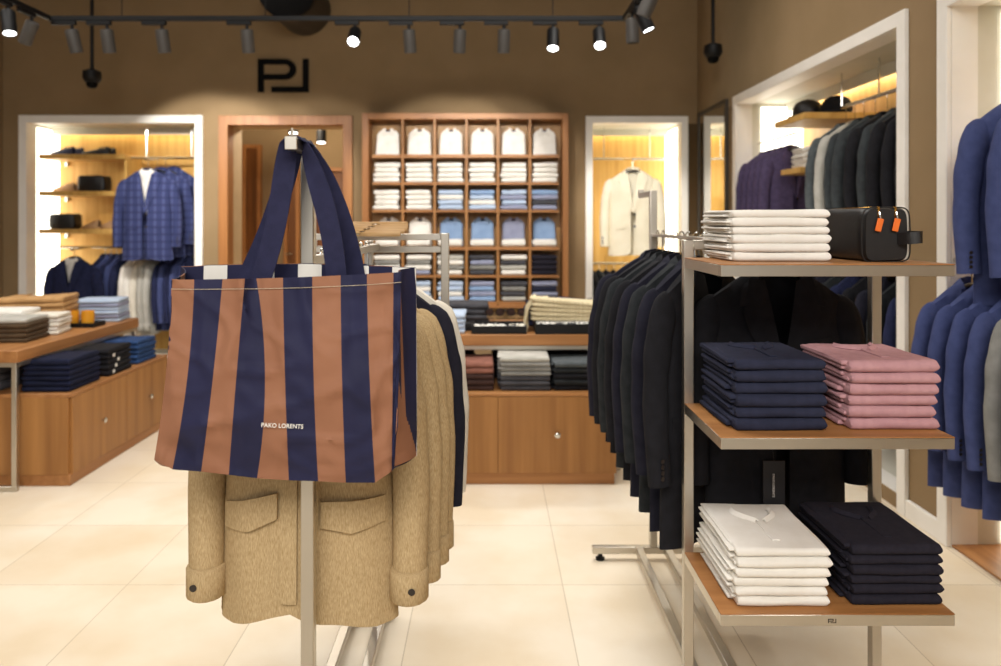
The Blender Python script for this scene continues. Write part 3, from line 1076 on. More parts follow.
for y, x0, x1 in ((3.29, 0.455, 1.02), (PYD, 0.5, 1.30)):
    MB().box(x0, x1, y - 0.015, y + 0.015, 0.03, 0.06, 0.002).build('foot_bar', 'steel', RK)
    for x in (x0 + 0.035, x1 - 0.035):
        MB().lathe([(0.010, 0.03), (0.010, 0.012), (0.020, 0.010), (0.020, 0.0)], (x, y, 0), 16).build('levelling_foot', 'black_metal', RK)
SX0, SX1, SY0, SY1 = 0.598, 1.2045, 1.917, 2.275
SHZ = (1.391, 0.943, 0.485)
for z in SHZ:
    f = MB()
    f.box(SX0, SX1, SY0, SY0 + 0.02, z - 0.032, z - 0.003, 0.001).box(SX0, SX0 + 0.02, SY0 + 0.02, SY1, z - 0.032, z - 0.003, 0.001) \
        .box(SX1 - 0.02, SX1, SY0 + 0.02, SY1, z - 0.032, z - 0.003, 0.001).box(SX0 + 0.02, SX1 - 0.02, SY1 - 0.02, SY1, z - 0.032, z - 0.003, 0.001)
    sh = MB().box(SX0 - 0.0005, SX1 + 0.0005, SY0 - 0.0005, SY1, z - 0.003, z, 0.001).box(SX0 + 0.02, SX1 - 0.02, SY0 + 0.02, SY1 - 0.02, z - 0.018, z - 0.003).build('shelf', 'oak_x', RK)
    f.build('shelf_frame', 'steel', sh)
    if z < 0.6:       # small monogram pressed into the front edge
        cxm, zm, k, yf = 0.8755, z - 0.0185, 0.011, SY0 - 0.0006
        g = MB()
        for x0, x1, z0, z1 in ((0, .22, 0, 1), (.22, 1.3, .82, 1), (1.1, 1.3, .45, 1), (.22, 1.3, .38, .56), (1.75, 1.95, 0, 1), (.6, 1.75, 0, .18)):
            g.box(cxm + x0 * k, cxm + x1 * k, yf, yf + 0.0005, zm - k / 2 + z0 * k, zm - k / 2 + z1 * k)
        g.build('logo', 'duct', sh)

# jackets along the rail, fanned towards the viewer
nR = 8
for k in range(nR):
    u = k / (nR - 1)
    y = lerp(3.20, 2.50, u)
    rz = R(lerp(4, 38, u))
    m = ['black_navy', 'black_suit', 'charcoal', 'black_suit', 'black_navy', 'charcoal', 'black_navy', 'black_suit', 'black_navy'][k]
    nm = {'black_navy': 'midnight blue', 'black_suit': 'black', 'charcoal': 'charcoal'}[m]
    Lk = lerp(0.80, 0.90, u)
    z = 1.449 + 0.0125 - 0.0135 - 0.095 + 0.002
    hanger(f'black hanger with chrome hook, {ORD[k]} from the far post of the steel shelf rack', (0.725, y, z), rz, group='hangers on the shelf rack')
    garment(f'{nm} suit jacket hanging {ORD[k]} from the far post of the steel shelf rack', 'jacket', m, (0.725, y, z), rz, L=round(Lk, 2), seed=k % 3, scale=(1.08, 1, 1),
            group='dark suit jackets on the shelf rack')
z = 1.440 - 0.095
hanger('black hanger holding the jacket that hangs behind the oak display shelves', (0.92, 2.385, z))
jk = garment('black suit jacket facing front behind the oak display shelves, with a hang tag', 'jacket', 'black_suit', (0.92, 2.385, z), 0, L=0.88, thin=False, seed=1, scale=(1.08, 0.75, 1.0))
ht = thing('hang_tag', 'black card hang tag on the black jacket behind the display shelves', 'tag', W(774, 486, 2.298))
MB().box(-0.034, 0.034, -0.001, 0.001, -0.058, 0.078, 0.0006).build('card', 'tag', ht)
MB().box(-0.013, 0.013, -0.0008, 0.0008, -0.078, -0.058, 0.0005).build('stub', 'tag', ht)
MB().tube([(0, 0, 0.07), (-0.002, 0.004, 0.11), (-0.004, 0.012, 0.15)], 0.0012, 6).build('string', 'black_metal', ht)


def text_mesh(body, size, m, parent, name, mtx, extrude=0.0004, fit=None):
    cu = bpy.data.curves.new(name, 'FONT')
    cu.body = body
    cu.size = size
    cu.extrude = extrude
    cu.offset = size * 0.012
    cu.align_x = 'CENTER'
    cu.align_y = 'CENTER'
    cu.space_character = 1.02
    ob = bpy.data.objects.new(name + '_curve', cu)
    COL.objects.link(ob)
    bpy.context.view_layer.update()
    me = bpy.data.meshes.new_from_object(ob.evaluated_get(bpy.context.evaluated_depsgraph_get()))
    bpy.data.objects.remove(ob)
    xs_ = [v.co.x for v in me.vertices]
    ys_ = [v.co.y for v in me.vertices]
    k = (fit[0] / (max(xs_) - min(xs_)), fit[1] / (max(ys_) - min(ys_))) if fit else (1, 1)
    me.transform(mtx @ Matrix.Diagonal((k[0], k[1], 1, 1)))
    me.materials.clear()
    me.materials.append(M[m])
    return link(name, me, parent)


text_mesh('PAKO LORENTS', 0.0115, 'white_print', ht, 'printed_lettering', Matrix.Translation((-0.002, -0.0014, 0.002)) @ Matrix.Rotation(R(90), 4, 'X') @ Matrix.Rotation(R(-90), 4, 'Z'), fit=(0.072, 0.0065))

# folded clothes on the shelves
top = pile('folded_trousers', 'pair of folded white trousers', 'trousers', 'white_cloth', (0.803, 2.035, 1.391), 6, 0.266, 0.262, 0.0238,
           'the white pile on the top shelf', 'white trousers on the top shelf', 3, layers=3, jitter=0.003)
nv = pile('folded_sweater', 'folded navy sweater', 'sweater', 'navy_knit', (0.775, 1.965, 0.943), 6, 0.24, 0.30, 0.0318,
          'the navy pile on the middle shelf', 'navy sweaters on the middle shelf', 5, layers=2, jitter=0.004)
polo_collar(nv[-1], 'navy_knit', 0.24, 0.30, nv[-1].dimensions.z - 0.0005)
pk = pile('folded_polo_shirt', 'folded dusty pink polo shirt', 'polo shirt', 'pink', (1.08, 1.975, 0.943), 6, 0.235, 0.29, 0.0312,
          'the pink pile on the middle shelf', 'pink polo shirts on the middle shelf', 8, layers=2, jitter=0.005)
polo_collar(pk[-1], 'pink', 0.235, 0.29, pk[-1].dimensions.z - 0.0005)
wt = pile('folded_polo_shirt', 'folded white polo shirt', 'polo shirt', 'white_cloth', (0.772, 1.945, 0.485), 6, 0.243, 0.32, 0.0258,
          'the white pile on the bottom shelf', 'white polo shirts on the bottom shelf', 11, layers=3, jitter=0.006)
polo_collar(wt[-1], 'white_cloth', 0.243, 0.32, wt[-1].dimensions.z - 0.0005)
dn = pile('folded_polo_shirt', 'folded dark navy polo shirt', 'polo shirt', 'dark_navy', (1.078, 1.955, 0.485), 6, 0.24, 0.315, 0.0268,
          'the dark pile on the bottom shelf', 'dark navy polo shirts on the bottom shelf', 14, layers=2, jitter=0.004)
polo_collar(dn[-1], 'dark_navy', 0.24, 0.315, dn[-1].dimensions.z - 0.0005)


# wash bag: boxy leather pouch, two zips with orange pulls, loop handle at the front end
def pouch(name, label, cat, loc, w, d, h, m, rz=0.0, pulls=True, group=None):
    t = thing(name, label, cat, loc, rz, group)
    P = []
    ns = 16
    for i in range(ns + 1):
        u = i / ns
        e = min(1.0, min(u, 1 - u) * d / 0.022)
        e = 0.86 + 0.14 * math.sqrt(1 - (1 - e) ** 2)
        ring = []
        for k in range(40):
            a = 2 * PI * k / 40
            c, s = math.cos(a), math.sin(a)
            p = 2 / 6.5
            x = math.copysign(abs(c) ** p, c) * w / 2 * e
            z = math.copysign(abs(s) ** p, s) * h / 2
            z = z * (1 - 0.06 * (1 - e) / 0.14) + h / 2
            x *= 1 + 0.03 * math.sin(z / h * PI) - 0.03 * (z / h)
            ring.append(Vector((x, u * d + 0.0, z + 0.003 * wob(x * 12, u * 5, z * 9))))
        P.append(ring)
    b = MB().grid(P, close_v=True)
    b.add(P[0], [tuple(range(40))]).add(P[-1], [tuple(range(40))[::-1]])
    b.build('body', m, t, 50)
    # piping round both ends
    for row, y in ((P[1], 0.004), (P[-2], d - 0.004)):
        MB().tube([Vector((q.x * 1.012, y, (q.z - h / 2) * 1.012 + h / 2)) for q in row] + [Vector((row[0].x * 1.012, y, (row[0].z - h / 2) * 1.012 + h / 2))], 0.0020, 6).build('piping', m, t)
    if pulls:
        for x in (-0.022, 0.024):
            MB().box(x - 0.003, x + 0.003, 0.0, d * 0.95, h - 0.001, h + 0.0025, 0.001).box(x - 0.003, x + 0.003, -0.0028, 0.003, h - 0.026, h, 0.001).build('zip', 'brass', t)
            MB().tube([(x, -0.004, h - 0.012), (x, -0.008, h - 0.022), (x + 0.002, -0.007, h - 0.032)], 0.003, 8).build('zip_slider', 'chrome', t)
            MB().box(-0.0085, 0.0085, -0.002, 0.002, -0.036, 0.0, 0.0015, mtx=Matrix.Translation((x + 0.002, -0.009, h - 0.030)) @ Matrix.Rotation(R(14), 4, 'Y')) \
                .build('zip_pull', 'orange', t, label='orange leather zip pull')
        lp = smooth_path([(0.030, -0.001, h * 0.42), (0.050, -0.030, h * 0.44), (0.074, -0.036, h * 0.46), (0.082, -0.012, h * 0.46), (0.072, 0.020, h * 0.46), (0.058, 0.045, h * 0.45)], 6)
        ribbon(lp, [Vector((0, 0, 1))] * len(lp), 0.032, 0.0035).build('handle', m, t)
    return t


def ribbon(pts, wdirs, width, thick):
    """flat band along pts; wdirs gives the direction of its width"""
    mb = MB()
    P = []
    n = len(pts)
    for i in range(n):
        t = (Vector(pts[min(i + 1, n - 1)]) - Vector(pts[max(i - 1, 0)])).normalized()
        w = Vector(wdirs[i]).normalized()
        w = (w - t * w.dot(t)).normalized()
        nn = t.cross(w)
        wi = width[i] if isinstance(width, (list, tuple)) else width
        p = Vector(pts[i])
        P.append([p - w * wi / 2 - nn * thick / 2, p + w * wi / 2 - nn * thick / 2, p + w * wi / 2 + nn * thick / 2, p - w * wi / 2 + nn * thick / 2])
    mb.grid(P, close_v=True)
    mb.add(P[0], [(0, 1, 2, 3)]).add(P[-1], [(3, 2, 1, 0)])
    return mb


pouch('wash_bag', 'black leather wash bag with orange zip pulls on the top shelf', 'wash bag', (1.080, 2.015, 1.3915), 0.130, 0.268, 0.148, 'leather')

# ------------------------------------------------------------------ steel rack with the tote bag (left of the view)
LK = thing('clothes_rack', 'brushed steel clothes rack holding the striped tote bag on its front arm', 'clothes rack', (0, 0, 0))
LX, LY0, LY1 = -0.423, 1.725, 2.77
sq(MB(), LX, LY0, 0.03, 1.680).build('post', 'steel', LK)
MB().box(LX - 0.013, LX + 0.013, 1.575, LY0 - 0.015, 1.655, 1.680, 0.002).build('arm', 'steel', LK)
MB().box(LX - 0.013, LX + 0.013, 1.570, 1.575, 1.654, 1.682, 0.001).tube([(LX + 0.002, 1.573, 1.682), (LX + 0.002, 1.573, 1.700)], 0.003, 8).build('arm_cap', 'steel', LK)
for x in (-0.665, -0.168):
    sq(MB(), x, LY1, 0.60, 1.458).build('post', 'steel', LK)
MB().box(-0.65, -0.183, LY1 - 0.012, LY1 + 0.012, 1.432, 1.456, 0.002).build('crossbar', 'steel', LK)
MB().box(-0.65, -0.183, LY1 - 0.012, LY1 + 0.012, 1.386, 1.410, 0.002).build('crossbar', 'steel', LK)
MB().box(-0.65, -0.183, LY1 - 0.012, LY1 + 0.012, 0.60, 0.63, 0.002).build('crossbar', 'steel', LK)
sq(MB(), -0.4585, LY1 + 0.03, 0.06, 1.43).build('post', 'steel', LK)
RZL = 1.42
MB().box(LX - 0.012, LX + 0.012, LY0 + 0.015, LY1 - 0.012, RZL - 0.024, RZL, 0.002).build('hanging_rail', 'steel', LK)
for x in (-0.517, -0.40):
    MB().box(x - 0.016, x + 0.016, LY0 + 0.015, LY1 + 0.1, 0.03, 0.062, 0.002).build('base_rail', 'steel', LK)
for y, xa, xb in ((LY0, -0.75, -0.13), (LY1 + 0.03, -0.56, -0.36)):
    MB().box(xa, xb, y - 0.015, y + 0.015, 0.03, 0.06, 0.002).build('foot_bar', 'steel', LK)
    for x in (xa + 0.035, xb - 0.035):
        MB().lathe([(0.010, 0.03), (0.010, 0.012), (0.020, 0.010), (0.020, 0.0)], (x, y, 0), 16).build('levelling_foot', 'black_metal', LK)

zl = RZL + 0.0 - 0.095
lj = [('beige', 1.87, -0.032, 'beige linen overshirt hanging right behind the tote bag, pockets showing', 'shirt', 0.80, 1.06),
      ('beige', 1.985, 0.0, 'beige linen overshirt hanging second behind the tote bag', 'shirt', 0.79, 1.04),
      ('beige', 2.09, 0.012, 'beige linen overshirt hanging third behind the tote bag', 'shirt', 0.79, 1.06),
      ('beige', 2.19, 0.022, 'beige linen overshirt hanging fourth behind the tote bag', 'shirt', 0.79, 1.06),
      ('black_navy', 2.31, 0.048, 'black blazer hanging between the beige overshirts and the cream blazer', 'suit', 0.86, 1.06),
      ('offwhite', 2.43, 0.052, 'cream blazer hanging near the far frame of the tote bag rack', 'suit', 0.80, 1.08),
      ('navy_suit', 2.55, -0.02, 'navy blazer hanging last before the far frame of the tote bag rack', 'suit', 0.78, 1.1)]
for k, (m, y, dx, lab, st, L, sc) in enumerate(lj):
    hanger(f'hanger {ORD[k]} from the front post of the tote bag rack', (LX, y, zl), R(-4 - 1 * k), m='hanger_black' if k > 0 else 'wood_hanger', group='hangers on the tote bag rack')
    garment(lab, 'overshirt' if st == 'shirt' else 'jacket', m, (LX + dx, y, zl), R(-4 - 1.5 * k if k else -2), style='shirt' if st == 'shirt' else 'blazer', thin=k > 0, L=L, seed=k % 3,
            scale=(sc, 1, 1), group='overshirts and blazers on the tote bag rack')
for k in range(5):
    t = thing('wooden_hanger', f'bare beech hanger lying on the tote bag rack, {ORD[k]} of the fan', 'hanger', (-0.455 + 0.006 * k, 2.62 + 0.016 * k, 1.458 + 0.0085 * k), 0, 'bare beech hangers on the rack', rot=(R(90), 0, R(11 * k - 26)))
    bar = smooth_path([(-0.14, 0, -0.035), (-0.07, 0, -0.010), (0, 0, 0.0), (0.07, 0, -0.010), (0.14, 0, -0.035)], 4)
    MB().tube(bar, [(0.009, 0.004)] * len(bar), 8).build('shoulder_bar', 'wood_hanger', t)
    MB().tube([(0, 0, 0.01), (0, 0, 0.04), (0.012, 0, 0.055), (0.022, 0, 0.045)], 0.002, 6).build('hook', 'chrome', t)

# ------------------------------------------------------------------ the tote bag
TB = thing('tote_bag', 'large tote bag with brown and navy stripes hanging from the rack arm', 'bag', (0, 0, 0))
BT = [62, 128, 210, 275, 308, 385, 470, 552, 628, 705, 727]
BM = [47, 109, 183, 250, 333, 391, 474, 556, 636, 703, 722]
BB = [12, 65, 148, 228, 310, 402, 487, 567, 652, 700, 708]
YBOT = [578, 606, 613, 622, 632, 638, 641, 645, 645, 612, 598]


def bag_px(c, v):
    """zoomed photo point of stripe boundary c (0..10, fractional) at height v (0 top, 1 bottom)"""
    i = min(9, int(c))
    f = c - i
    a, b, d = lerp(BT[i], BT[i + 1], f), lerp(BM[i], BM[i + 1], f), lerp(BB[i], BB[i + 1], f)
    y0 = lerp(57, 35, (a - 62) / 665) + 5 * math.sin((a - 62) / 665 * PI)
    y1 = lerp(YBOT[i], YBOT[i + 1], f)
    x = a * (1 - v) * (1 - 2 * v) + b * 4 * v * (1 - v) + d * v * (2 * v - 1)
    return 150 + x / 2.896, 260 + lerp(y0, y1, v) / 2.896


def bag_depth(c, v):
    u = c / 10
    y = 1.600 - 0.030 * math.sin(min(1, v * 1.05) * PI) * math.sin(u * PI) ** 0.6
    y += 0.012 * wob(u * 5.0, v * 1.6, 2.0) + 0.006 * wob(u * 13, v * 5, 7.0) + 0.004 * wob(u * 6 + v * 9, v * 10 - u * 5, 1.0)
    y += 0.010 * math.exp(-((u - 0.40 - 0.18 * v) / 0.05) ** 2) * max(0, 1 - v * 1.3)
    y -= 0.012 * math.exp(-((u - 0.30) / 0.04) ** 2) * max(0, 1 - v * 2.2)
    y += 0.010 * math.exp(-((u - 0.03) / 0.07) ** 2) * math.sin(v * 7) ** 2
    y -= 0.010 * max(0, 1 - abs(wob(u * 3.2 + v * 0.6, v * 4.2 - u * 1.3, 4.0)) * 7) + 0.007 * max(0, 1 - abs(wob(u * 7, v * 2.5 + u, 9.0)) * 6)
    y += 0.014 * math.exp(-((v - 0.90) / 0.05) ** 2) * math.exp(-((u - 0.10) / 0.12) ** 2)
    return y + 0.012 * v ** 6


NC, NR2 = 60, 44
G = [[W(*bag_px(10 * i / NC, j / NR2), bag_depth(10 * i / NC, j / NR2)) for j in range(NR2 + 1)] for i in range(NC + 1)]
MB().grid(G, mi=lambda i, j: int(i * 10 / NC) % 2).build('front_panel', ['brown_bag', 'navy_bag'], TB, 80, solid=-0.002)
# stitched hem line
hem = [W(*bag_px(10 * i / NC, 0.052), bag_depth(10 * i / NC, 0.052) - 0.0035) for i in range(NC + 1)]
MB().tube(hem, 0.0006, 5).build('hem_stitching', 'thread', TB)
# back panel, outside striped, inside with white and navy stripes
bk_t = [W(lerp(181, 416, i / 40), 266.5 - 3.0 * math.sin(i / 40 * PI * 1.1) + 0.6 * wob(i * .3, 0, 0), 1.700) for i in range(41)]
bk_b = [W(lerp(168, 417, i / 40), lerp(466, 455, i / 40), 1.690) for i in range(41)]
GB = [[bk_t[i].lerp(bk_b[i], j / 12) + Vector((0, 0.012 * math.sin(j / 12 * PI), 0)) for j in range(13)] for i in range(41)]
MB().grid(GB, mi=lambda i, j: (i // 4) % 2).build('back_panel', ['brown_bag', 'navy_bag'], TB, 80, solid=-0.0015)
GI = [[p + Vector((0, -0.004, -0.001)) for p in row] for row in GB]
MB().grid(GI, mi=lambda i, j: (i // 4 + 1) % 2).build('lining', ['white_bag', 'navy_bag'], TB, 80, solid=-0.001)
# side gussets and bottom
for side, fr, bk in (('r', G[-1], GB[-1]), ('l', G[0], GB[0])):
    P = []
    s = 1 if side == 'r' else -1
    for j in range(NR2 + 1):
        v = j / NR2
        a = fr[j]
        b = bk[0].lerp(bk[-1], v)
        row = []
        for q in range(33):
            u = q / 32
            p = a.lerp(b, u)
            p.x -= s * 0.018 * math.sin(u * PI) * (1 - 0.7 * v) - s * 0.012 * math.sin(u * PI) * v ** 2
            row.append(p)
        P.append(row)
    MB().grid(P, mi=lambda i, j: 0 if (8 <= j < 15 or (i > 24 and j < (i - 24) * 1.6 and side == 'r')) else 1).build('side_gusset', ['brown_bag', 'navy_bag'], TB, 80, solid=-0.002)
P = []
for i in range(41):
    k = min(NC, round(i * NC / 40))
    a, b = G[k][-1], GB[i][-1]
    P.append([a.lerp(b, q / 6) + Vector((0, 0, -0.006 * math.sin(q / 6 * PI))) for q in range(7)])
MB().grid(P, mi=lambda i, j: (i // 4) % 2).build('bottom_panel', ['brown_bag', 'navy_bag'], TB, 80, solid=-0.002)

# handles: two flat webbing loops over the rack arm
az = 1.6815


def handle(lp, rp, ya, yd, name='handle'):
    l0, r0 = Vector(lp), Vector(rp)
    topl, topr = Vector((LX - 0.017, ya, az - 0.012)), Vector((LX + 0.017, ya, az - 0.012))
    pts, wd = [], []
    n = 14
    for i in range(n + 1):
        u = i / n
        p = l0.lerp(topl, u)
        p.x += 0.010 * math.sin(u * PI)
        p.y += 0.004 * math.sin(u * PI * 2)
        pts.append(p)
        k = max(0, (u - 0.62) / 0.38) ** 1.3 * 0.62
        wd.append(Vector((math.cos(k * PI / 2), -math.sin(k * PI / 2) * -1, 0)))
    for a in (150, 120, 90, 60, 30):
        pts.append(Vector((LX + 0.018 * math.cos(R(a)), ya, az - 0.004 + 0.008 * math.sin(R(a)))))
        wd.append(Vector((0.0, 1, 0)))
    for i in range(n, -1, -1):
        u = i / n
        p = r0.lerp(topr, u)
        p.x += 0.016 * math.sin(u * PI)
        p.y += 0.004 * math.sin(u * PI * 2 + 1)
        k = max(0, (u - 0.62) / 0.38) ** 1.3 * 0.62
        pts.append(p)
        wd.append(Vector((-math.cos(k * PI / 2), math.sin(k * PI / 2), 0)))
    for i in range(len(pts)):      # keep the band from flipping
        if i and wd[i].dot(wd[i - 1]) < 0:
            wd[i] = -wd[i]
    return ribbon(pts, wd, 0.045, 0.003).build(name, 'navy_strap', TB, 80)


handle(W(257, 291, 1.626), W(337, 290, 1.622), 1.612, 0)
handle(W(245, 282, 1.686), W(356, 282, 1.686), 1.668, 0)
# lettering printed on the front
c = W(282.3, 426, 1.5)
cc, vv = 4.72, 0.752
best = None
for i in range(NC):
    for j in range(NR2):
        px = CX + G[i][j].x / G[i][j].y * F_PX
        py = HY - (G[i][j].z - CAM_H) / G[i][j].y * F_PX
        e = (px - 282.3) ** 2 + (py - 426) ** 2
        if best is None or e < best[0]:
            best = (e, i, j)
_, bi, bj = best
cen = G[bi][bj]
tx = (G[bi + 3][bj] - G[bi - 3][bj]).normalized()
tz = (G[bi][bj - 3] - G[bi][bj + 3]); tz = (tz - tx * tz.dot(tx)).normalized()
ny = tx.cross(tz)
pos = W(282.3, 426, cen.y - 0.0055)
tm = Matrix(((tx.x, tz.x, ny.x, pos.x), (tx.y, tz.y, ny.y, pos.y), (tx.z, tz.z, ny.z, pos.z), (0, 0, 0, 1)))
text_mesh('PAKO LORENTS', 0.0108, 'white_print', TB, 'printed_lettering', tm, fit=(0.0865, 0.0098))

# ------------------------------------------------------------------ display tables and cabinets
def display_table(label, x0, x1, y0, y1, z, axis):
    t = thing('display_table', label, 'table', (0, 0, 0))
    w = 'oak_x' if axis == 'x' else 'oak_y'
    MB().box(x0, x1, y0, y1, z - 0.066, z, 0.003).build('tabletop', w, t)
    a = 0.014
    MB().box(x0 + 0.01, x1 - 0.01, y0 + 0.008, y0 + 0.038, z - 0.092, z - 0.066, 0.002).box(x0 + 0.01, x1 - 0.01, y1 - 0.038, y1 - 0.008, z - 0.092, z - 0.066, 0.002) \
        .box(x0 + 0.01, x0 + 0.04, y0 + 0.038, y1 - 0.038, z - 0.092, z - 0.066, 0.002).box(x1 - 0.04, x1 - 0.01, y0 + 0.038, y1 - 0.038, z - 0.092, z - 0.066, 0.002).build('apron', 'steel', t)
    for x in (x0 + 0.025, x1 - 0.025):
        for y in (y0 + 0.023, y1 - 0.023):
            MB().box(x - a, x + a, y - a, y + a, 0.03, z - 0.092, 0.002).build('leg', 'steel', t)
    for y in (y0 + 0.023, y1 - 0.023):
        MB().box(x0 + 0.011, x1 - 0.011, y - a, y + a, 0.0, 0.03, 0.002).build('foot_bar', 'steel', t)
    return t


def cabinet(label, x0, x1, y0, y1, z, face, doors):
    """face 'y' (front at y0) or 'x' (front at x1); doors: list of (a, b) spans along the front"""
    t = thing('cabinet', label, 'cabinet', (0, 0, 0))
    g = 'oak'
    MB().box(x0 + 0.012, x1 - 0.012, y0 + 0.012, y1 - 0.012, 0.0, 0.065, 0.002).build('plinth', 'oak_x' if face == 'y' else 'oak_y', t)
    fy, fx = (0.018, 0) if face == 'y' else (0, 0.018)
    MB().box(x0, x1 - fx, y0 + fy, y1, 0.065, z - 0.02, 0.002).build('body', g, t)
    MB().box(x0, x1, y0, y1, z - 0.02, z, 0.002).build('top_board', 'oak_x' if face == 'y' else 'oak_y', t)
    for a, b in doors:
        m = (a + b) / 2
        zz = 0.29
        if face == 'y':
            d = MB().box(a + 0.0015, b - 0.0015, y0, y0 + 0.018, 0.067, z - 0.022, 0.001).build('door', g, t)
            q = Matrix.Translation((m, y0, zz)) @ Matrix.Rotation(R(90), 4, 'X')
        else:
            d = MB().box(x1 - 0.018, x1, a + 0.0015, b - 0.0015, 0.067, z - 0.022, 0.001).build('door', g, t)
            q = Matrix.Translation((x1, m, zz)) @ Matrix.Rotation(R(90), 4, 'Y')
        MB().lathe([(0.007, 0.0), (0.007, 0.012), (0.015, 0.016), (0.017, 0.024), (0.010, 0.029), (0.0, 0.030)], n=18, mtx=q).build('knob', 'chrome', d)
    return t


CZ = 0.525
display_table('oak topped display table with sunglasses and cream scarves before the shirt case', -0.80, 0.80, 4.46, 5.16, 0.82, 'x')
cabinet('low oak cabinet tucked under the middle display table', -0.752, 0.724, 4.22, 4.90, CZ, 'y', [(-0.75, 0.0456), (0.0456, 0.722)])
display_table('oak topped display table with camel sweaters and amber candles by the wide niche', -4.20, -2.62, 4.10, 5.52, 0.785, 'y')
cabinet('low oak cabinet with jeans on top, under the sweater table', -4.10, -2.373, 4.19, 5.45, CZ, 'x', [(4.21, 4.84), (4.84, 5.45)])


def on_px(px, py, z):
    d = F_PX * (CAM_H - z) / (py - HY)
    return (px - CX) * d / F_PX, d


TZ1 = 0.82
pile('folded_shirt', 'light blue folded shirt', 'shirt', 'lightblue', (-0.275, 4.50, TZ1), 4, 0.24, 0.26, 0.030, 'the pile next to the black tray', 'light blue shirts on the middle table', 40)
pile('folded_sweater', 'dark grey folded sweater', 'sweater', 'darkgrey', (-0.17, 4.84, TZ1), 4, 0.32, 0.26, 0.036, 'the pile behind the light blue shirts', 'grey sweaters on the middle table', 41)


def tray(label, x, y, z, w, d, h, m_in='leather', rz=0):
    t = thing('display_tray', label, 'tray', (x, y, z), rz)
    b = MB().box(-w / 2, w / 2, 0, d, 0, 0.008, 0.001)
    b.box(-w / 2, w / 2, 0, 0.01, 0.008, h, 0.001).box(-w / 2, w / 2, d - 0.01, d, 0.008, h, 0.001).box(-w / 2, -w / 2 + 0.01, 0.01, d - 0.01, 0.008, h, 0.001).box(w / 2 - 0.01, w / 2, 0.01, d - 0.01, 0.008, h, 0.001)
    b.build('box', 'black_metal', t)
    MB().box(-w / 2 + 0.012, w / 2 - 0.012, 0.012, d - 0.012, 0.0085, h * 0.55, 0.003).build('inlay', m_in, t)
    return t


TRX, TRY = 0.055, 4.485
tray('black tray of bow ties and sunglasses on the middle table', TRX, TRY, TZ1, 0.335, 0.24, 0.048)


def bow_tie(label, x, y, z, m, rz=0):
    t = thing('bow_tie', label, 'bow tie', (x, y, z), rz, 'bow ties in the black tray')
    b = MB()
    for s in (-1, 1):
        P = []
        for i in range(7):
            u = i / 6
            hh = 0.010 + 0.016 * u ** 0.8
            P.append([Vector((s * (0.006 + 0.044 * u), -hh * c, 0.012 + 0.006 * math.sin(c * 4 + u * 3) + 0.004 * u)) for c in (-1, -0.5, 0, 0.5, 1)])
        b.grid(P)
    b.build('bow', m, t, 60, solid=0.004)
    MB().tube([(0, -0.012, 0.013), (0, -0.006, 0.020), (0, 0.006, 0.020), (0, 0.012, 0.013)], 0.008, 8).build('knot', m, t)


for k, (dx, dy, m, lab) in enumerate(((-0.10, 0.06, 'white_cloth', 'white bow tie in the black tray, nearest the light blue shirts'), (-0.02, 0.08, 'white_cloth', 'white bow tie in the middle of the black tray'),
                                      (0.055, 0.055, 'pattern', 'patterned bow tie in the black tray'), (0.115, 0.085, 'offwhite', 'cream bow tie in the black tray, nearest the cream scarves'))):
    bow_tie(lab, TRX + dx, TRY + dy, TZ1 + 0.027, m, R(10 * k - 15))


def sunglasses(label, x, y, z, rz=0):
    t = thing('sunglasses', label, 'sunglasses', (x, y, z), rz, 'sunglasses on the middle table')
    for s in (-1, 1):
        ring = [(s * 0.034 + 0.026 * math.cos(a), 0, 0.026 + 0.023 * math.sin(a)) for a in [2 * PI * k / 16 for k in range(17)]]
        MB().tube(ring, 0.0028, 6, cap=False).build('rim', 'black_metal', t)
        MB().lathe([(0.0, 0.002), (0.018, 0.0012), (0.0245, 0.0)], n=18, mtx=Matrix.Translation((s * 0.034, 0, 0.026)) @ Matrix.Rotation(R(90), 4, 'X') @ Matrix.Diagonal((1, 0.9, 1, 1))).build('lens', 'maroon', t)
        MB().tube([(s * 0.060, 0.002, 0.034), (s * 0.066, 0.01, 0.034), (s * 0.064, 0.10, 0.030), (s * 0.060, 0.135, 0.008)], 0.0025, 6).build('temple', 'black_metal', t)
    MB().tube([(-0.009, 0, 0.032), (0, -0.002, 0.036), (0.009, 0, 0.032)], 0.0025, 6).build('bridge', 'brass', t)


def glasses_stand(x, y, label):
    t = thing('eyewear_stand', label, 'stand', (x, y, TZ1), 0, 'eyewear stands on the middle table')
    MB().box(-0.06, 0.06, 0, 0.10, 0, 0.012, 0.002).build('base', 'wood_hanger', t)
    MB().tube([(0, 0.05, 0.012), (0, 0.05, 0.062)], 0.006, 8).box(-0.05, 0.05, 0.044, 0.056, 0.062, 0.072, 0.001).build('post', 'wood_hanger', t)


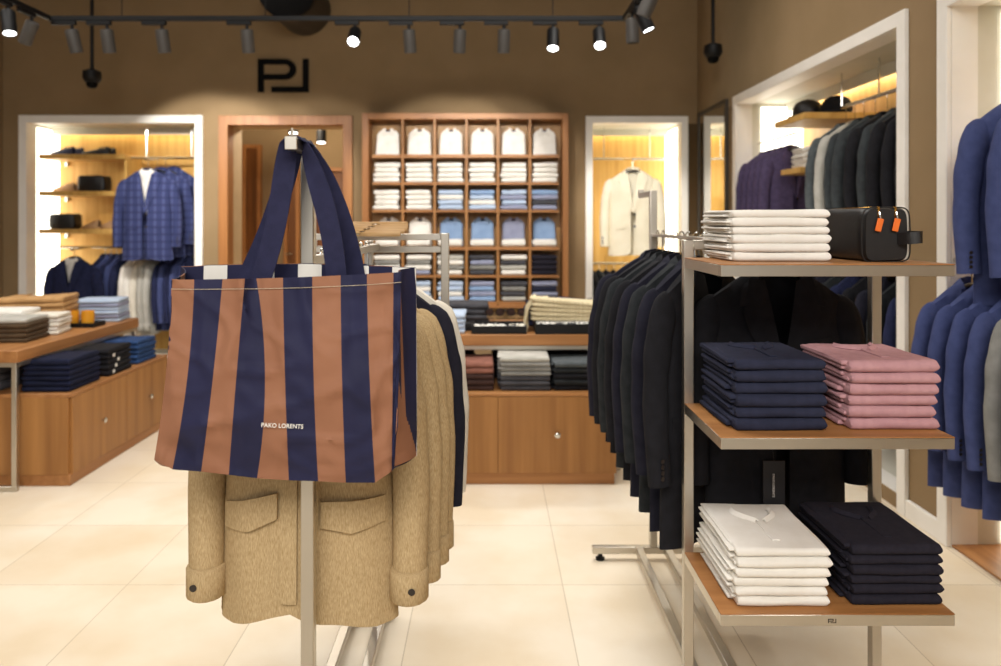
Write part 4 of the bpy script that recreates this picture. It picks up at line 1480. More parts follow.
for x, w in ((0.03, 'next to the light blue shirts'), (0.17, 'next to the cream scarves')):
    glasses_stand(x, 4.74, f'small beech eyewear stand behind the black tray, {w}')
    sunglasses(f'dark sunglasses on the beech stand {w}', x, 4.775, TZ1 + 0.072)
t = thing('gift_box', 'small flat black box between the light blue shirts and the black tray', 'box', (-0.155, 4.62, TZ1))
MB().box(-0.055, 0.055, 0, 0.12, 0, 0.042, 0.002).build('base', 'black_metal', t)
MB().box(-0.058, 0.058, -0.003, 0.123, 0.024, 0.050, 0.002).build('lid', 'leather', t)
tray('black tray with a black and white printed lining under the cream scarves', 0.475, 4.475, TZ1, 0.40, 0.26, 0.062, 'pattern')
o = folded('pocket_scarf', 'black and white printed scarf folded in the black tray', 'scarf', 'pattern', (0.475, 4.49, TZ1 + 0.035), 0.37, 0.22, 0.034, 3)
for i in range(5):
    o = folded('knit_scarf', f'cream knitted scarf {nth(i, 5)} the pile in the printed tray', 'scarf', 'cream_knit', (0.46 + 0.004 * (i % 2), 4.555 - 0.004 * i, TZ1 + 0.069 + 0.026 * i), 0.40, 0.20 + 0.004 * i, 0.026, 21 + i,
           R(-3), 'cream scarves on the middle table', 2, 0.02)
    o.rotation_euler = (0, R(1.2 * i), R(-3 + 1.5 * (i % 2)))
# fringed end of the top scarf falling over the pile's side
sc = thing('knit_scarf', 'ruffled cream scarf end hanging down beside the scarf pile', 'scarf', (0.245, 4.57, TZ1))
P = []
for i in range(13):
    u = i / 12
    x = 0.05 - 0.055 * min(1, u * 2.2) - 0.022 * u
    z = 0.205 * (1 - max(0, (u - 0.15) / 0.85)) + 0.004
    P.append([Vector((x + 0.010 * math.sin(c * 40 + u * 6) * u, c * 0.2, z + 0.006 * math.sin(c * 55 + u * 4))) for c in [q / 16 for q in range(17)]])
MB().grid(P).build('cloth', 'cream_knit', sc, 60, solid=0.006)
rolled = thing('rolled_scarf', 'dark navy rolled scarf standing behind the cream scarves', 'scarf', (0.275, 4.86, TZ1 + 0.001))
MB().tube(smooth_path([(0.0, 0, 0.0), (0.004, 0.002, 0.05), (-0.004, 0, 0.10), (0.008, 0, 0.15)], 4), [0.05 + 0.006 * math.sin(k * 1.7) for k in range(13)], 16).build('roll', 'navy_suit', rolled)
MB().tube([(0.05 * math.cos(a) * 0.6 + 0.008, 0.05 * math.sin(a) * 0.6, 0.152) for a in [k * 0.5 for k in range(13)]], 0.006, 6).build('rolled_edge', 'navy_knit', rolled)
o = folded('folded_shawl', 'dark navy folded shawl lying behind the cream scarves', 'shawl', 'navy_suit', (0.52, 4.86, TZ1), 0.34, 0.22, 0.17, 5)

# clothes on the cabinet under the middle table
pile('folded_sweater', 'brown folded sweater', 'sweater', ['maroon', 'maroon', 'maroon', 'brown_knit', 'brown_knit'], (-0.105, 4.27, CZ), 5, 0.25, 0.30, 0.033, 'the brown pile under the middle table', 'brown sweaters under the middle table', 50, layers=3, slump=0.01)
pile('folded_trousers', 'folded grey trousers', 'trousers', ['darkgrey', 'darkgrey', 'darkgrey', 'midgrey', 'midgrey', 'midgrey', 'pale_grey'], (0.205, 4.265, CZ), 7, 0.285, 0.30, 0.0275, 'the grey pile under the middle table', 'grey trousers under the middle table', 51, layers=3, slump=-0.012)
pile('folded_sweater', 'black folded sweater', 'sweater', ['black_suit', 'charcoal', 'black_suit', 'charcoal', 'grey_suit'], (0.50, 4.27, CZ), 5, 0.25, 0.30, 0.033, 'the black pile under the middle table', 'black sweaters under the middle table', 52, layers=3, slump=0.01)
for k, (x, w) in enumerate(((-0.25, 'behind the brown pile'), (0.17, 'behind the grey pile'), (0.47, 'behind the black pile'))):
    pile('folded_sweater', 'black knit folded', 'sweater', 'black_suit', (x, 4.62, CZ), 4, 0.30, 0.25, 0.042, f'the dark pile {w}', 'dark knits at the back of the cabinet', 60 + k)

# left table
TZ2 = 0.785
pile('folded_sweater', 'dark taupe folded sweater', 'sweater', ['taupe', 'taupe', 'taupe', 'taupe', 'pale_grey'], (-2.88, 4.36, TZ2), 5, 0.27, 0.28, 0.028, 'the taupe pile at the table corner', 'taupe sweaters on the sweater table', 70, layers=3, rz=R(6))
pile('folded_shirt', 'white folded shirt', 'shirt', ['offwhite', 'white_cloth'], (-2.84, 4.66, TZ2), 5, 0.22, 0.22, 0.025, 'the white pile beside the taupe sweaters', 'white shirts on the sweater table', 71, layers=3, rz=R(10))
pile('folded_sweater', 'camel folded sweater', 'sweater', 'camel', (-3.03, 4.88, TZ2), 6, 0.40, 0.36, 0.036, 'the camel pile behind the white shirts', 'camel sweaters on the sweater table', 72, layers=3, rz=R(14), slump=0.03)
pile('folded_shirt', 'white folded shirt', 'shirt', 'white_cloth', (-3.06, 4.60, TZ2), 5, 0.28, 0.24, 0.032, 'the white pile behind the taupe sweaters', 'white shirts on the sweater table', 73, layers=3, rz=R(6))
pile('folded_shirt', 'pale lilac folded shirt', 'shirt', ['lightblue', 'lilac', 'lightblue'], (-2.80, 5.26, TZ2), 6, 0.30, 0.24, 0.027, 'the pile behind the amber candles', 'pale blue shirts on the sweater table', 74, layers=3, rz=R(8))
tray('black tray holding amber candles on the sweater table', -2.80, 5.00, TZ2, 0.24, 0.16, 0.03)
for k, (dx, w) in enumerate(((-0.06, 'next to the camel sweaters'), (0.045, 'next to the table edge'))):
    t = thing('candle', f'amber glass candle in the black tray, {w}', 'candle', (-2.80 + dx, 5.07, TZ2 + 0.017), 0, 'amber candles')
    MB().lathe([(0.030, 0.0), (0.040, 0.006), (0.043, 0.05), (0.041, 0.09), (0.036, 0.09), (0.036, 0.07), (0.0, 0.068)], n=20).build('glass', 'amber', t)
    MB().tube([(0, 0, 0.068), (0.001, 0, 0.084)], 0.0015, 6).build('wick', 'black_metal', t)
pile('folded_jeans', 'folded dark blue jeans', 'jeans', 'dark_denim', (-2.545, 4.235, CZ), 6, 0.27, 0.34, 0.031, 'the dark blue pile at the cabinet corner', 'dark jeans on the low cabinet', 80, layers=3, slump=0.012)
pile('folded_jeans', 'folded black jeans', 'jeans', 'black_suit', (-2.54, 4.66, CZ), 5, 0.27, 0.30, 0.034, 'the black pile on the low cabinet', 'black jeans on the low cabinet', 81, layers=3, slump=0.01)
pile('folded_jeans', 'folded mid blue jeans', 'jeans', 'denim', (-2.55, 5.06, CZ), 5, 0.28, 0.28, 0.032, 'the mid blue pile on the low cabinet', 'mid blue jeans on the low cabinet', 82, layers=3, slump=0.01)
for k in range(4):
    t = thing('size_tag', f'small white size tag hanging on the black jeans, {ORD[k]} from the floor', 'tag', (-2.399, 4.72 + 0.03 * (k % 3), CZ + 0.014 + 0.034 * k), R(90), 'size tags on the black jeans')
    MB().box(-0.012, 0.012, -0.001, 0.001, 0, 0.02, 0.0005).build('card', 'white_print', t)
    MB().tube([(0, 0, 0.02), (0, 0.004, 0.026)], 0.001, 5).build('string', 'black_metal', t)
pile('folded_sweater', 'grey folded sweater', 'sweater', 'darkgrey', (-3.0, 4.26, CZ), 4, 0.36, 0.36, 0.05, 'the grey pile under the sweater table', 'grey sweaters on the low cabinet', 83)

# ------------------------------------------------------------------ shirt case on the rear wall
SD = 7.34
ks = F_PX / SD


def cx_(px):
    return (px - CX) / ks


def cz_(py):
    return CAM_H - (py - HY) / ks


SC = thing('shirt_case', 'oak pigeonhole case full of folded shirts on the rear wall', 'shelving', (0, 0, 0))
ce = [370.5, 402.5, 434.5, 466.5, 498, 530, 560.5]
re_ = [120, 156, 183.5, 211, 248.5, 276.5, 303.5]
yb = YB - 0.012
MB().box(cx_(362), cx_(368.5), SD, yb, cz_(308), cz_(113), 0.003).build('side_panel', 'oak_frame', SC)
MB().box(cx_(562.5), cx_(568.5), SD, yb, cz_(308), cz_(113), 0.003).build('side_panel', 'oak_frame', SC)
MB().box(cx_(368.5), cx_(562.5), SD, yb, cz_(119), cz_(113), 0.003).build('top_board', 'oak_x', SC)
MB().box(cx_(368.5), cx_(562.5), yb, YB - 0.001, cz_(308), cz_(119)).build('back_panel', 'cubby_back', SC)
for px in ce[1:-1]:
    MB().box(cx_(px) - 0.012, cx_(px) + 0.012, SD + 0.01, yb, cz_(304), cz_(119), 0.001).build('upright', 'oak', SC)
for k, py in enumerate(re_[1:]):
    th = 0.032 if k in (0, 3, 5) else 0.022
    for a, b in zip(ce, ce[1:]):
        MB().box(cx_(a) + 0.012, cx_(b) - 0.012, SD + 0.012, yb, cz_(py) - th / 2, cz_(py) + th / 2, 0.001).build('shelf', 'oak_x', SC)
MB().box(cx_(368.5), cx_(562.5), SD + 0.005, yb, cz_(308), cz_(305.2), 0.002).build('bottom_board', 'oak_x', SC)

COLW = ['first', 'second', 'third', 'fourth', 'fifth', 'sixth']
WC, LB, SB, LI, NV_, DG, MG = 'white_cloth', 'lightblue', 'skyblue', 'lilac', 'navy_knit', 'darkgrey', 'midgrey'
CNAME = {WC: 'white', LB: 'light blue', SB: 'sky blue', LI: 'lilac blue', NV_: 'navy', DG: 'dark grey', MG: 'grey', 'dark_navy': 'dark navy', 'pale_grey': 'pale grey'}
rows_ = {1: [[WC]] * 6,
         2: [[WC], [WC], [LB, LB, WC, LB], [LB, WC, LB, SB], [LI, LB, LI, LB], [LI, DG, LI, SB]],
         4: [[MG, WC], [LI, WC, MG, WC], [WC, MG, WC, 'pale_grey'], [DG, MG, LI, DG], [WC, 'pale_grey', DG, WC], ['dark_navy']],
         5: [[WC], [WC, LB], [LB, WC, LB], [SB, LI, SB, LI], ['pale_grey', DG, MG, DG], [NV_, LI, NV_, LI]]}
RW = ['first', 'second', 'third', 'fourth', 'fifth', 'sixth']
for r, cols in rows_.items():
    zb = cz_(re_[r + 1]) + 0.0115 + (0.005 if r in (5,) else 0)
    for c in range(6):
        x = (cx_(ce[c]) + cx_(ce[c + 1])) / 2
        ms = cols[c]
        for i in range(4):
            m = ms[i % len(ms)]
            q = random.Random(r * 100 + c * 10 + i)
            folded('folded_shirt', f'{CNAME[m]} folded shirt {nth(i, 4)} the pile in row {RW[r]}, column {COLW[c]}'.replace('second from the', 'second from'), 'shirt', m,
                   (x + q.uniform(-0.006, 0.006), SD + 0.02 + q.uniform(-0.004, 0.008), zb + 0.050 * i), 0.245 + q.uniform(-0.02, 0.01), 0.21, 0.048, (r + c + i) % 4, 0, 'shirts piled in the oak case', 1, 0.0, 'case')


def shown_shirt(label, x, y, z, m, h=0.25, tilt=14):
    """folded shirt propped upright with its collar on top"""
    t = thing('dress_shirt', label, 'shirt', (x, y, z), 0, 'shirts shown upright in the oak case', rot=(R(-tilt), 0, 0))
    P = []
    for i in range(13):
        v = i / 12
        zz = h * v
        wd = 0.118 - 0.008 * v - 0.032 * max(0, (v - 0.82) / 0.18) ** 1.6
        P.append([Vector((wd * math.copysign(abs(math.cos(a)) ** 0.5, math.cos(a)), 0.017 * math.copysign(abs(math.sin(a)) ** 0.7, math.sin(a)), zz)) for a in [2 * PI * k / 24 for k in range(24)]])
    b = MB().grid(P, close_v=True)
    b.add(P[0], [tuple(range(24))]).add(P[-1], [tuple(range(24))[::-1]])
    b.build('body', m, t, 60)
    for s in (-1, 1):
        MB().prism([(s * 0.003, h - 0.036), (s * 0.050, h - 0.062), (s * 0.064, h - 0.010), (s * 0.044, h + 0.018), (s * 0.024, h + 0.014)], -0.030, -0.018).build('collar_wing', m, t)
    MB().tube([(0.05 * math.cos(a), -0.004 + 0.016 * math.sin(a), h + 0.004) for a in [PI * k / 8 for k in range(9)]], [(0.018, 0.005)] * 9, 8).build('collar_stand', m, t)
    MB().box(-0.022, 0.022, -0.0315, -0.0295, h - 0.018, h - 0.002, 0.0005).build('neck_label', 'navy_suit', t)
    MB().box(-0.013, 0.013, -0.0205, -0.016, 0.004, h - 0.045, 0.001).build('placket', m, t)
    return t


for c in range(6):
    x = (cx_(ce[c]) + cx_(ce[c + 1])) / 2
    shown_shirt(f'white shirt propped upright in the top row, {COLW[c]} compartment', x, SD + 0.075, cz_(re_[1]) + 0.018, WC, 0.255)
    m = [WC, WC, SB, SB, LI, SB][c]
    folded('folded_shirt', f'white folded shirt lying in front in row fourth, column {COLW[c]}', 'shirt', WC, (x, SD + 0.016, cz_(re_[4]) + 0.0165), 0.225, 0.09, 0.075, c % 3, 0, 'shirts piled in the oak case', 1, 0.0, 'case')
    shown_shirt(f'{CNAME[m]} shirt propped upright in the fourth row, {COLW[c]} compartment', x, SD + 0.145, cz_(re_[4]) + 0.018, m, 0.275, 10)


# ------------------------------------------------------------------ niches: rails, shelves, clothes
def rail(label, a, b, r=0.0125, drops=(), zc=None):
    """chrome bar from a to b with end brackets or droppers up to zc"""
    t = thing('clothes_rail', label, 'clothes rail', (0, 0, 0))
    MB().tube([a, b], r, 12).build('bar', 'chrome', t)
    for u in drops:
        p = Vector(a).lerp(Vector(b), u)
        MB().tube([p + Vector((0, 0, r * 0.8)), Vector((p.x, p.y, zc))], 0.006, 8).build('dropper', 'chrome', t)
    return t


def niche_shelf(label, x0, x1, y0, y1, z, th=0.05, m='oak_x'):
    t = thing('niche_shelf', label, 'shelf', (0, 0, 0))
    MB().box(x0, x1, y0, y1, z - th, z, 0.003).build('board', 'oak_lit', t)
    bl = MB()
    if m == 'oak_x':
        for x in (x0 + 0.08, x1 - 0.08):
            bl.box(x - 0.012, x + 0.012, y1 - 0.03, y1, z - th - 0.05, z - th, 0.001)
    else:
        for y in (y0 + 0.08, y1 - 0.08):
            bl.box(x1 - 0.03, x1, y - 0.012, y + 0.012, z - th - 0.05, z - th, 0.001)
    bl.build('bracket', 'chrome', t)
    return t


def shoe(label, x, y, z, rz, m, group, s=1.0):
    t = thing('shoe', label, 'shoe', (x, y, z), rz, group, scale=s)
    P = []
    L = 0.28
    for i in range(15):
        u = i / 14
        w = 0.030 + 0.020 * math.sin(min(1, u * 1.25) * PI * 0.78) ** 1.0 * (1 if u < 0.8 else 1)
        w *= math.sqrt(max(0.02, 1 - max(0, (u - 0.80) / 0.205) ** 2)) * (1 if u > 0.08 else 0.72 + 0.28 * u / 0.08)
        top = lerp(0.075, 0.062, min(1, u / 0.35)) if u < 0.35 else lerp(0.062, 0.022, min(1, (u - 0.35) / 0.6))
        P.append([Vector((w * math.cos(a), u * L - L / 2, 0.014 + top * max(0, math.sin(a)) ** 0.7)) for a in [PI * k / 10 for k in range(11)]])
    b = MB().grid(P)
    b.add([(p[0].x, p[0].y, 0.012) for p in P] + [(p[-1].x, p[-1].y, 0.012) for p in P][::-1], [tuple(range(30))])
    b.build('upper', m, t, 60)
    S = []
    for (h, k) in ((0.0, 1.04), (0.016, 1.06)):
        S.append([Vector((p[0].x * k, p[0].y * 1.01, h)) for p in P] + [Vector((p[-1].x * k, p[-1].y * 1.01, h)) for p in P][::-1])
    q = MB().grid(S, close_v=True)
    q.add(S[0], [tuple(range(30))]).add(S[1], [tuple(range(30))[::-1]])
    q.build('sole', 'black_metal' if m != 'brown_leather' else 'camel', t, 60)
    MB().tube([(0.030 * math.cos(a), -0.075 + 0.052 * math.sin(a), 0.083 - 0.010 * math.sin(a)) for a in [2 * PI * k / 14 for k in range(15)]], 0.004, 6, cap=False).build('collar', m, t)
    return t


NYB = YB + 0.555
# wide niche
xs0 = NL[0] + 0.02
for k, (py, xe, w) in enumerate(((157, 127, 'uppermost'), (194, 120, 'middle'), (232, 113, 'lowest'))):
    z = CAM_H - (py - 3 - HY) * 7.75 / F_PX
    niche_shelf(f'{w} oak shelf inside the wide niche', xs0, -3.83 if k == 0 else -3.856, 7.76, NYB - 0.002, z)
z1s, z2s, z3s = [CAM_H - (py - 3 - HY) * 7.75 / F_PX for py in (157, 194, 232)]
o = MB().box(-3.855, -3.83, 7.80, NYB - 0.002, z3s - 0.05, z1s - 0.051, 0.002).build('niche_divider', 'oak_lit')
tag(o, 'upright oak divider at the shelf ends in the wide niche', 'divider')
shoe('navy suede loafer on the uppermost niche shelf, toe towards the light', -4.58, 7.93, z1s, R(80), 'navy_leather', 'navy loafers in the wide niche')
shoe('navy suede loafer on the uppermost niche shelf, behind its pair', -4.55, 8.05, z1s, R(80), 'navy_leather', 'navy loafers in the wide niche')
shoe('black loafer on the uppermost niche shelf, next to the navy pair', -4.22, 7.93, z1s, R(95), 'leather', 'black loafers in the wide niche')
shoe('black loafer on the uppermost niche shelf, behind the other black one', -4.22, 8.05, z1s, R(95), 'leather', 'black loafers in the wide niche')
shoe('tan suede shoe on the middle niche shelf, toe to the light', -4.56, 7.93, z2s, R(75), 'brown_leather', 'tan shoes in the wide niche')
shoe('tan suede shoe on the middle niche shelf, behind its pair', -4.54, 8.05, z2s, R(75), 'brown_leather', 'tan shoes in the wide niche')
pouch('hand_bag', 'black leather bag on the middle niche shelf', 'bag', (-4.21, 7.80, z2s), 0.285, 0.16, 0.165, 'leather', pulls=False)
pouch('hand_bag', 'black leather bag on the lowest niche shelf', 'bag', (-4.52, 7.80, z3s), 0.27, 0.16, 0.16, 'leather', pulls=False)
shoe('tan suede shoe on the lowest niche shelf, beside the black bag', -4.24, 7.88, z3s, R(60), 'brown_leather', 'tan shoes in the wide niche')
shoe('tan suede shoe on the lowest niche shelf, at the divider', -4.08, 7.90, z3s, R(60), 'brown_leather', 'tan shoes in the wide niche')
zr = CAM_H - (158 - HY) * 7.9 / F_PX
rail('chrome rail carrying the blue check jackets in the wide niche', (-3.825, 7.9, zr), (NL[1] - 0.008, 7.9, zr), drops=(0.2, 0.8), zc=NL[3])
fo = thing('faceout_arm', 'slanted chrome arm holding the blue check jackets', 'clothes rail', (0, 0, 0))
MB().tube([(-3.45, 7.888, zr - 0.004), (-3.45, 7.42, zr - 0.06)], 0.009, 10).build('arm', 'chrome', fo)
for k, q in enumerate((0.0, 0.125, 0.25, 0.375)):
    MB().lathe([(0.012, -0.004), (0.014, 0.0), (0.012, 0.004)], n=12, mtx=Matrix.Translation((-3.45, 7.80 - q, zr - 0.011 - q * 0.12)) @ Matrix.Rotation(R(90), 4, 'X')).build('notch_ring', 'chrome', fo)
for k, (y, dx, lab) in enumerate(((7.46, 0.0, 'blue check jacket with white shirt at the front of the wide niche'), (7.64, 0.05, 'blue check jacket behind the front one in the wide niche'), (7.78, 0.12, 'blue check jacket at the back of the chrome arm in the wide niche'))):
    z = zr - 0.065 + (y - 7.42) * 0.12 - 0.095 * 1.1
    hanger(f'black hanger of the {["front", "middle", "rear"][k]} blue check jacket in the wide niche', (-3.45 + dx * 0.3, y, z), R(6), scale=1.1)
    garment(lab, 'jacket', 'plaid', (-3.45 + dx, y, z), R(6), thin=k > 0, L=0.80, scale=(1.17, 1, 1.13), seed=k)


def shirt_in(label, x, y, z, m, s=(1, 1, 1)):
    """front of a shirt worn under a hanging jacket"""
    t = thing('dress_shirt', label, 'shirt', (x, y, z), scale=s)
    P = [[Vector((lerp(-1, 1, q / 8) * lerp(0.075, 0.012, v), -0.012 - 0.012 * math.cos(lerp(-1, 1, q / 8) * 1.5), lerp(0.0, -0.40, v))) for q in range(9)] for v in [k / 10 for k in range(11)]]
    MB().grid(P).build('front', m, t, 60, solid=0.003)
    for sd in (-1, 1):
        MB().prism([(sd * 0.004, -0.03), (sd * 0.045, -0.075), (sd * 0.062, -0.01), (sd * 0.035, 0.018)], -0.034, -0.029).build('collar_wing', m, t)
    for k in range(4):
        MB().lathe([(0.0, -0.0015), (0.005, -0.001), (0.005, 0.001), (0.0, 0.0015)], n=8, mtx=Matrix.Translation((0, -0.0275, -0.09 - 0.07 * k)) @ Matrix.Rotation(R(90), 4, 'X')).build('button', 'white_print', t)
    return t


zz0 = zr - 0.065 + 0.04 * 0.12 - 0.095 * 1.1
shirt_in('white shirt inside the front blue check jacket', -3.452, 7.462, zz0, 'white_cloth', (1.2, 1, 1.1))
ps = thing('pocket_square', 'small white pocket square in the front blue check jacket', 'pocket square', (-3.45 + 0.150, 7.436, zz0 - 0.245), R(6))
MB().grid([[Vector((x, -0.004 + 0.003 * math.sin(x * 300), z + (0.010 - abs(x) * 0.6 if z > 0 else 0))) for z in (-0.012, 0.0, 0.014)] for x in (-0.022, -0.011, 0, 0.011, 0.022)]).build('cloth', 'white_cloth', ps, 60, solid=0.003)
# lower rail of the wide niche
zl2 = CAM_H - (247 - HY) * 7.9 / F_PX
rail('lower chrome rail of the wide niche under the shelves', (NL[0] + 0.014, 7.86, zl2), (NL[1] - 0.008, 7.86, zl2))
zj = zl2 + 0.0125 - 0.0135 - 0.095
zf = zj - 0.01
hanger('black hanger of the navy jacket with white shirt', (-4.22, 7.50, zf), R(-4), scale=1.05)
garment('navy suit jacket with white shirt facing front below the niche shelves', 'jacket', 'navy_suit', (-4.22, 7.50, zf), R(-4), thin=False, L=0.76, scale=(1.12, 1, 1))
shirt_in('white shirt inside the navy jacket below the niche shelves', -4.22, 7.50, zf, 'white_cloth', (1.15, 1, 1))
fo = thing('faceout_arm', 'chrome arm holding the navy jacket with white shirt', 'clothes rail', (0, 0, 0))
MB().tube([(-4.22, 7.848, zl2), (-4.22, 7.46, zl2 - 0.012)], 0.009, 10).build('arm', 'chrome', fo)
MB().lathe([(0.013, -0.004), (0.015, 0.0), (0.013, 0.004)], n=12, mtx=Matrix.Translation((-4.22, 7.46, zl2 - 0.012)) @ Matrix.Rotation(R(90), 4, 'X')).build('end_stop', 'chrome', fo)
row = [('navy_suit', -4.08, 'suit'), ('blue_suit', -4.02, 'suit'), ('navy_suit', -3.96, 'suit'), ('blue_suit', -3.90, 'suit'), ('navy_suit', -3.84, 'suit'), ('white_cloth', -3.74, 'shirt'), ('white_cloth', -3.68, 'shirt'),
       ('offwhite', -3.62, 'shirt'), ('pale_grey', -3.55, 'shirt'), ('pale_grey', -3.49, 'shirt'), ('navy_suit', -3.40, 'suit'), ('blue_suit', -3.34, 'suit'), ('navy_suit', -3.28, 'suit'), ('blue_suit', -3.22, 'suit'), ('navy_suit', -3.15, 'suit')]
CN = {'navy_suit': 'navy suit jacket', 'blue_suit': 'blue suit jacket', 'white_cloth': 'white shirt', 'offwhite': 'cream shirt', 'pale_grey': 'pale grey shirt'}
for k, (m, x, st) in enumerate(row):
    num = (ORD + ['fifteenth'])[k]
    hanger(f'black hanger {num} along the lower rail of the wide niche', (x, 7.86, zj), R(90 - 14), group='hangers on the lower rail of the wide niche')
    garment(f'{CN[m]} hanging {num} along the lower rail of the wide niche', 'shirt' if st == 'shirt' else 'jacket', m, (x, 7.86, zj), R(90 - 14), style=st, thin=True, L=0.76 if st == 'suit' else 0.80, seed=k % 3,
            group='clothes on the lower rail of the wide niche', name='hanging_shirt' if st == 'shirt' else 'suit_jacket')

# narrow niche
NYB2 = YB + 0.655
zr2 = CAM_H - (159 - HY) * 8.0 / F_PX
rail('chrome rail above the cream jacket in the narrow niche', (NR[0] + 0.008, 8.0, zr2), (NR[1] - 0.016, 8.0, zr2), drops=(0.2, 0.75), zc=NR[3])
fo = thing('faceout_arm', 'chrome arm holding the cream jacket', 'clothes rail', (0, 0, 0))
MB().tube([(1.44, 7.988, zr2), (1.44, 7.44, zr2 - 0.05)], 0.009, 10).build('arm', 'chrome', fo)
MB().lathe([(0.013, -0.004), (0.015, 0.0), (0.013, 0.004)], n=12, mtx=Matrix.Translation((1.44, 7.44, zr2 - 0.05)) @ Matrix.Rotation(R(90), 4, 'X')).build('end_stop', 'chrome', fo)
zc2 = zr2 - 0.05 - 0.095 * 1.1
hanger('black hanger of the cream jacket in the narrow niche', (1.44, 7.47, zc2), R(-8), scale=1.1)
garment('cream jacket facing front in the narrow niche', 'jacket', 'cream', (1.44, 7.47, zc2), R(-8), thin=False, L=0.76, scale=(1.15, 1, 1.14), seed=1)
zl3 = CAM_H - (263 - HY) * 8.0 / F_PX
rail('lower chrome rail of the narrow niche', (NR[0] + 0.008, 7.95, zl3), (NR[1] - 0.016, 7.95, zl3))
for k, x in enumerate((1.10, 1.18, 1.26, 1.34, 1.42, 1.52, 1.62)):
    m = ['black_suit', 'charcoal', 'black_navy'][k % 3]
    z = zl3 - 0.001 - 0.095
    hanger(f'black hanger {ORD[k]} along the lower rail of the narrow niche', (x, 7.95, z), R(90 + 12), group='hangers in the narrow niche')
    garment(f'dark jacket hanging {ORD[k]} along the lower rail of the narrow niche', 'jacket', m, (x, 7.95, z), R(90 + 12), thin=True, seed=k % 3, group='dark jackets in the narrow niche')

# side wall niche with grey and aubergine clothes
XN = XR + 0.27
rail('chrome rail carrying the grey jackets in the side wall niche', (XN, N1[0] + 0.008, 2.28), (XN, 5.05, 2.28), drops=(0.15, 0.6, 1.0), zc=N1[3])
rowg = [('grey_suit', 4.98), ('pale_grey', 4.86), ('niche_charcoal', 4.74), ('niche_charcoal', 4.60), ('black_suit', 4.46), ('niche_charcoal', 4.32), ('black_suit', 4.18), ('black_suit', 4.04), ('black_suit', 3.92)]
CN2 = {'grey_suit': 'mid grey suit jacket', 'pale_grey': 'pale grey shirt', 'niche_charcoal': 'charcoal suit jacket', 'black_suit': 'black suit jacket'}
for k, (m, y) in enumerate(rowg):
    z = 2.28 - 0.001 - 0.135
    yaw = R(8 + 3 * (k % 3))
    hanger(f'hanger {ORD[k]} from the oak shelf on the grey jacket rail', (XN, y, z), yaw, m='hanger_black' if k % 2 else 'wood_hanger', group='hangers on the grey jacket rail', drop=0.135)
    garment(f'{CN2[m]} hanging {ORD[k]} from the oak shelf in the side wall niche', 'shirt' if m == 'pale_grey' else 'jacket', m, (XN, y, z), yaw, style='shirt' if m == 'pale_grey' else 'suit', thin=True, L=0.80, seed=k % 3,
            group='grey jackets in the side wall niche', name='hanging_shirt' if m == 'pale_grey' else 'suit_jacket', scale=(1.05, 1.25, 1))
niche_shelf('oak shelf with black caps high in the side wall niche', XR + 0.03, XR + 0.555, 5.08, 5.62, 2.255, 0.045, 'oak_y')


def flat_cap(label, x, y, z, m, rz):
    t = thing('flat_cap', label, 'cap', (x, y, z), rz, 'black caps on the oak shelf')
    MB().lathe([(0.095, 0.0), (0.105, 0.03), (0.10, 0.07), (0.08, 0.105), (0.045, 0.125), (0.0, 0.13)], n=24).build('crown', m, t)
    P = [[Vector((math.sin(a) * rr, -math.cos(a) * rr, 0.022 - (rr - 0.09) * 0.25 - abs(a) * 0.004)) for rr in (0.09, 0.125, 0.15 - 0.02 * abs(a))] for a in [R(-60 + 12 * k) for k in range(11)]]
    MB().grid(P).build('brim', m, t, 60, solid=0.004)
    MB().lathe([(0.0, 0.136), (0.008, 0.134), (0.009, 0.129)], n=10).build('top_button', m, t)


flat_cap('black cap on the oak shelf, next to the light panel', XR + 0.17, 5.36, 2.255, 'leather', R(-70))
flat_cap('black cap on the oak shelf, next to the grey jackets', XR + 0.30, 5.19, 2.255, 'black_suit', R(-70))
rail('slim chrome rail carrying the aubergine jackets', (XR + 0.17, 5.55, 2.17), (XR + 0.17, N1[1] - 0.016, 2.17), r=0.009)
for k, y in enumerate((6.22, 6.08, 5.95, 5.82, 5.70)):
    z = 2.17 - 0.0045 - 0.095
    hanger(f'black hanger {ORD[k]} from the corner on the aubergine jacket rail', (XR + 0.20, y, z), R(10), group='hangers on the aubergine jacket rail')
    garment(f'aubergine jacket hanging {ORD[k]} from the corner in the side wall niche', 'jacket', 'purple', (XR + 0.20, y, z), R(10), thin=True, seed=k % 3, group='aubergine jackets in the side wall niche')
niche_shelf('small oak shelf with white folded shirts in front of the aubergine jackets', XR + 0.03, XR + 0.50, 5.16, 5.50, 1.885, 0.04, 'oak_y')
pile('folded_shirt', 'white folded shirt', 'shirt', 'white_cloth', (XR + 0.23, 5.22, 1.885), 4, 0.25, 0.24, 0.038, 'the pile on the small niche shelf', 'white shirts on the small niche shelf', 90)
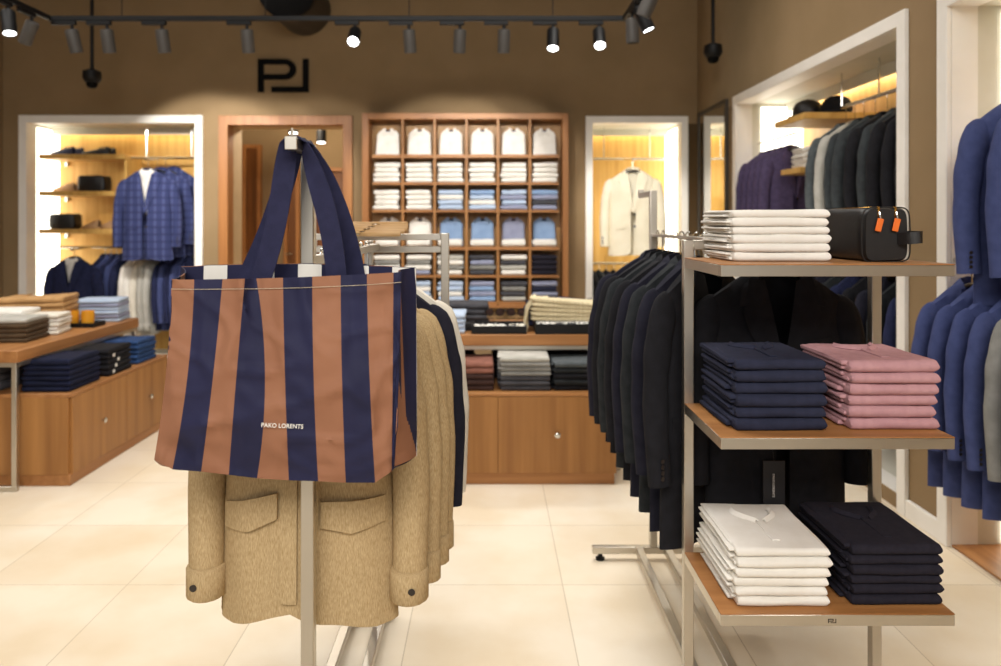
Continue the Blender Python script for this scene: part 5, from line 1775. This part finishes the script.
rail('lower chrome rail of dark jackets in the side wall niche', (XN, N1[0] + 0.008, 1.27), (XN, N1[1] - 0.016, 1.27))
for k in range(13):
    y = 6.2 - 0.18 * k
    m = ['navy_suit', 'black_suit', 'black_navy', 'charcoal'][k % 4]
    nm = {'navy_suit': 'navy', 'black_suit': 'black', 'black_navy': 'midnight', 'charcoal': 'charcoal'}[m]
    z = 1.27 - 0.001 - 0.095
    hanger(f'hanger {ORD[k]} from the corner on the lower side niche rail', (XN, y, z), R(10), m='wood_hanger' if k % 3 == 0 else 'hanger_black', group='hangers on the lower side niche rail')
    garment(f'{nm} suit jacket hanging {ORD[k]} from the corner on the lower side niche rail', 'jacket', m, (XN, y, z), R(10), thin=True, L=0.80, seed=k % 3, group='dark jackets on the lower side niche rail')

# side wall niche with the blue suits
XB = XR + 0.07
rail('upper chrome rail of the blue suit niche', (XB, 1.6, 2.10), (XB, 3.10, 2.10), drops=(0.2, 0.97), zc=N2[3])
for k, (y, w) in enumerate(((3.02, 'facing front'), (2.82, 'behind the front one'))):
    z = 2.10 - 0.001 - 0.095
    hanger(f'black hanger of the upper blue suit jacket {w}', (XB, y, z), R(2))
    garment(f'blue suit jacket on the upper rail of the blue suit niche, {w}' if k == 0 else 'blue suit jacket on the upper rail, nearest the shop front', 'jacket', 'blue_suit', (XB, y, z), R(2), thin=False, L=0.80, seed=k, scale=(1.1, 1, 1.05))
XB -= 0.06
rail('lower chrome rail of the blue suit niche', (XB, 1.6, 1.325), (XB, N2[1] - 0.016, 1.325))
for k, y in enumerate((3.28, 3.16, 3.04, 2.92, 2.80, 2.68)):
    z = 1.325 - 0.001 - 0.095
    m = 'blue_suit' if k != 4 else 'midgrey'
    hanger(f'glossy black hanger {ORD[k]} from the white frame on the lower blue suit rail', (XB, y, z), R(12), group='hangers on the lower blue suit rail')
    garment(('blue suit jacket' if k != 4 else 'grey jacket') + f' hanging {ORD[k]} from the white frame on the lower rail', 'jacket', m, (XB, y, z), R(12), thin=False, L=0.88, seed=k % 3, group='jackets on the lower blue suit rail', scale=(1.11, 0.75, 1))
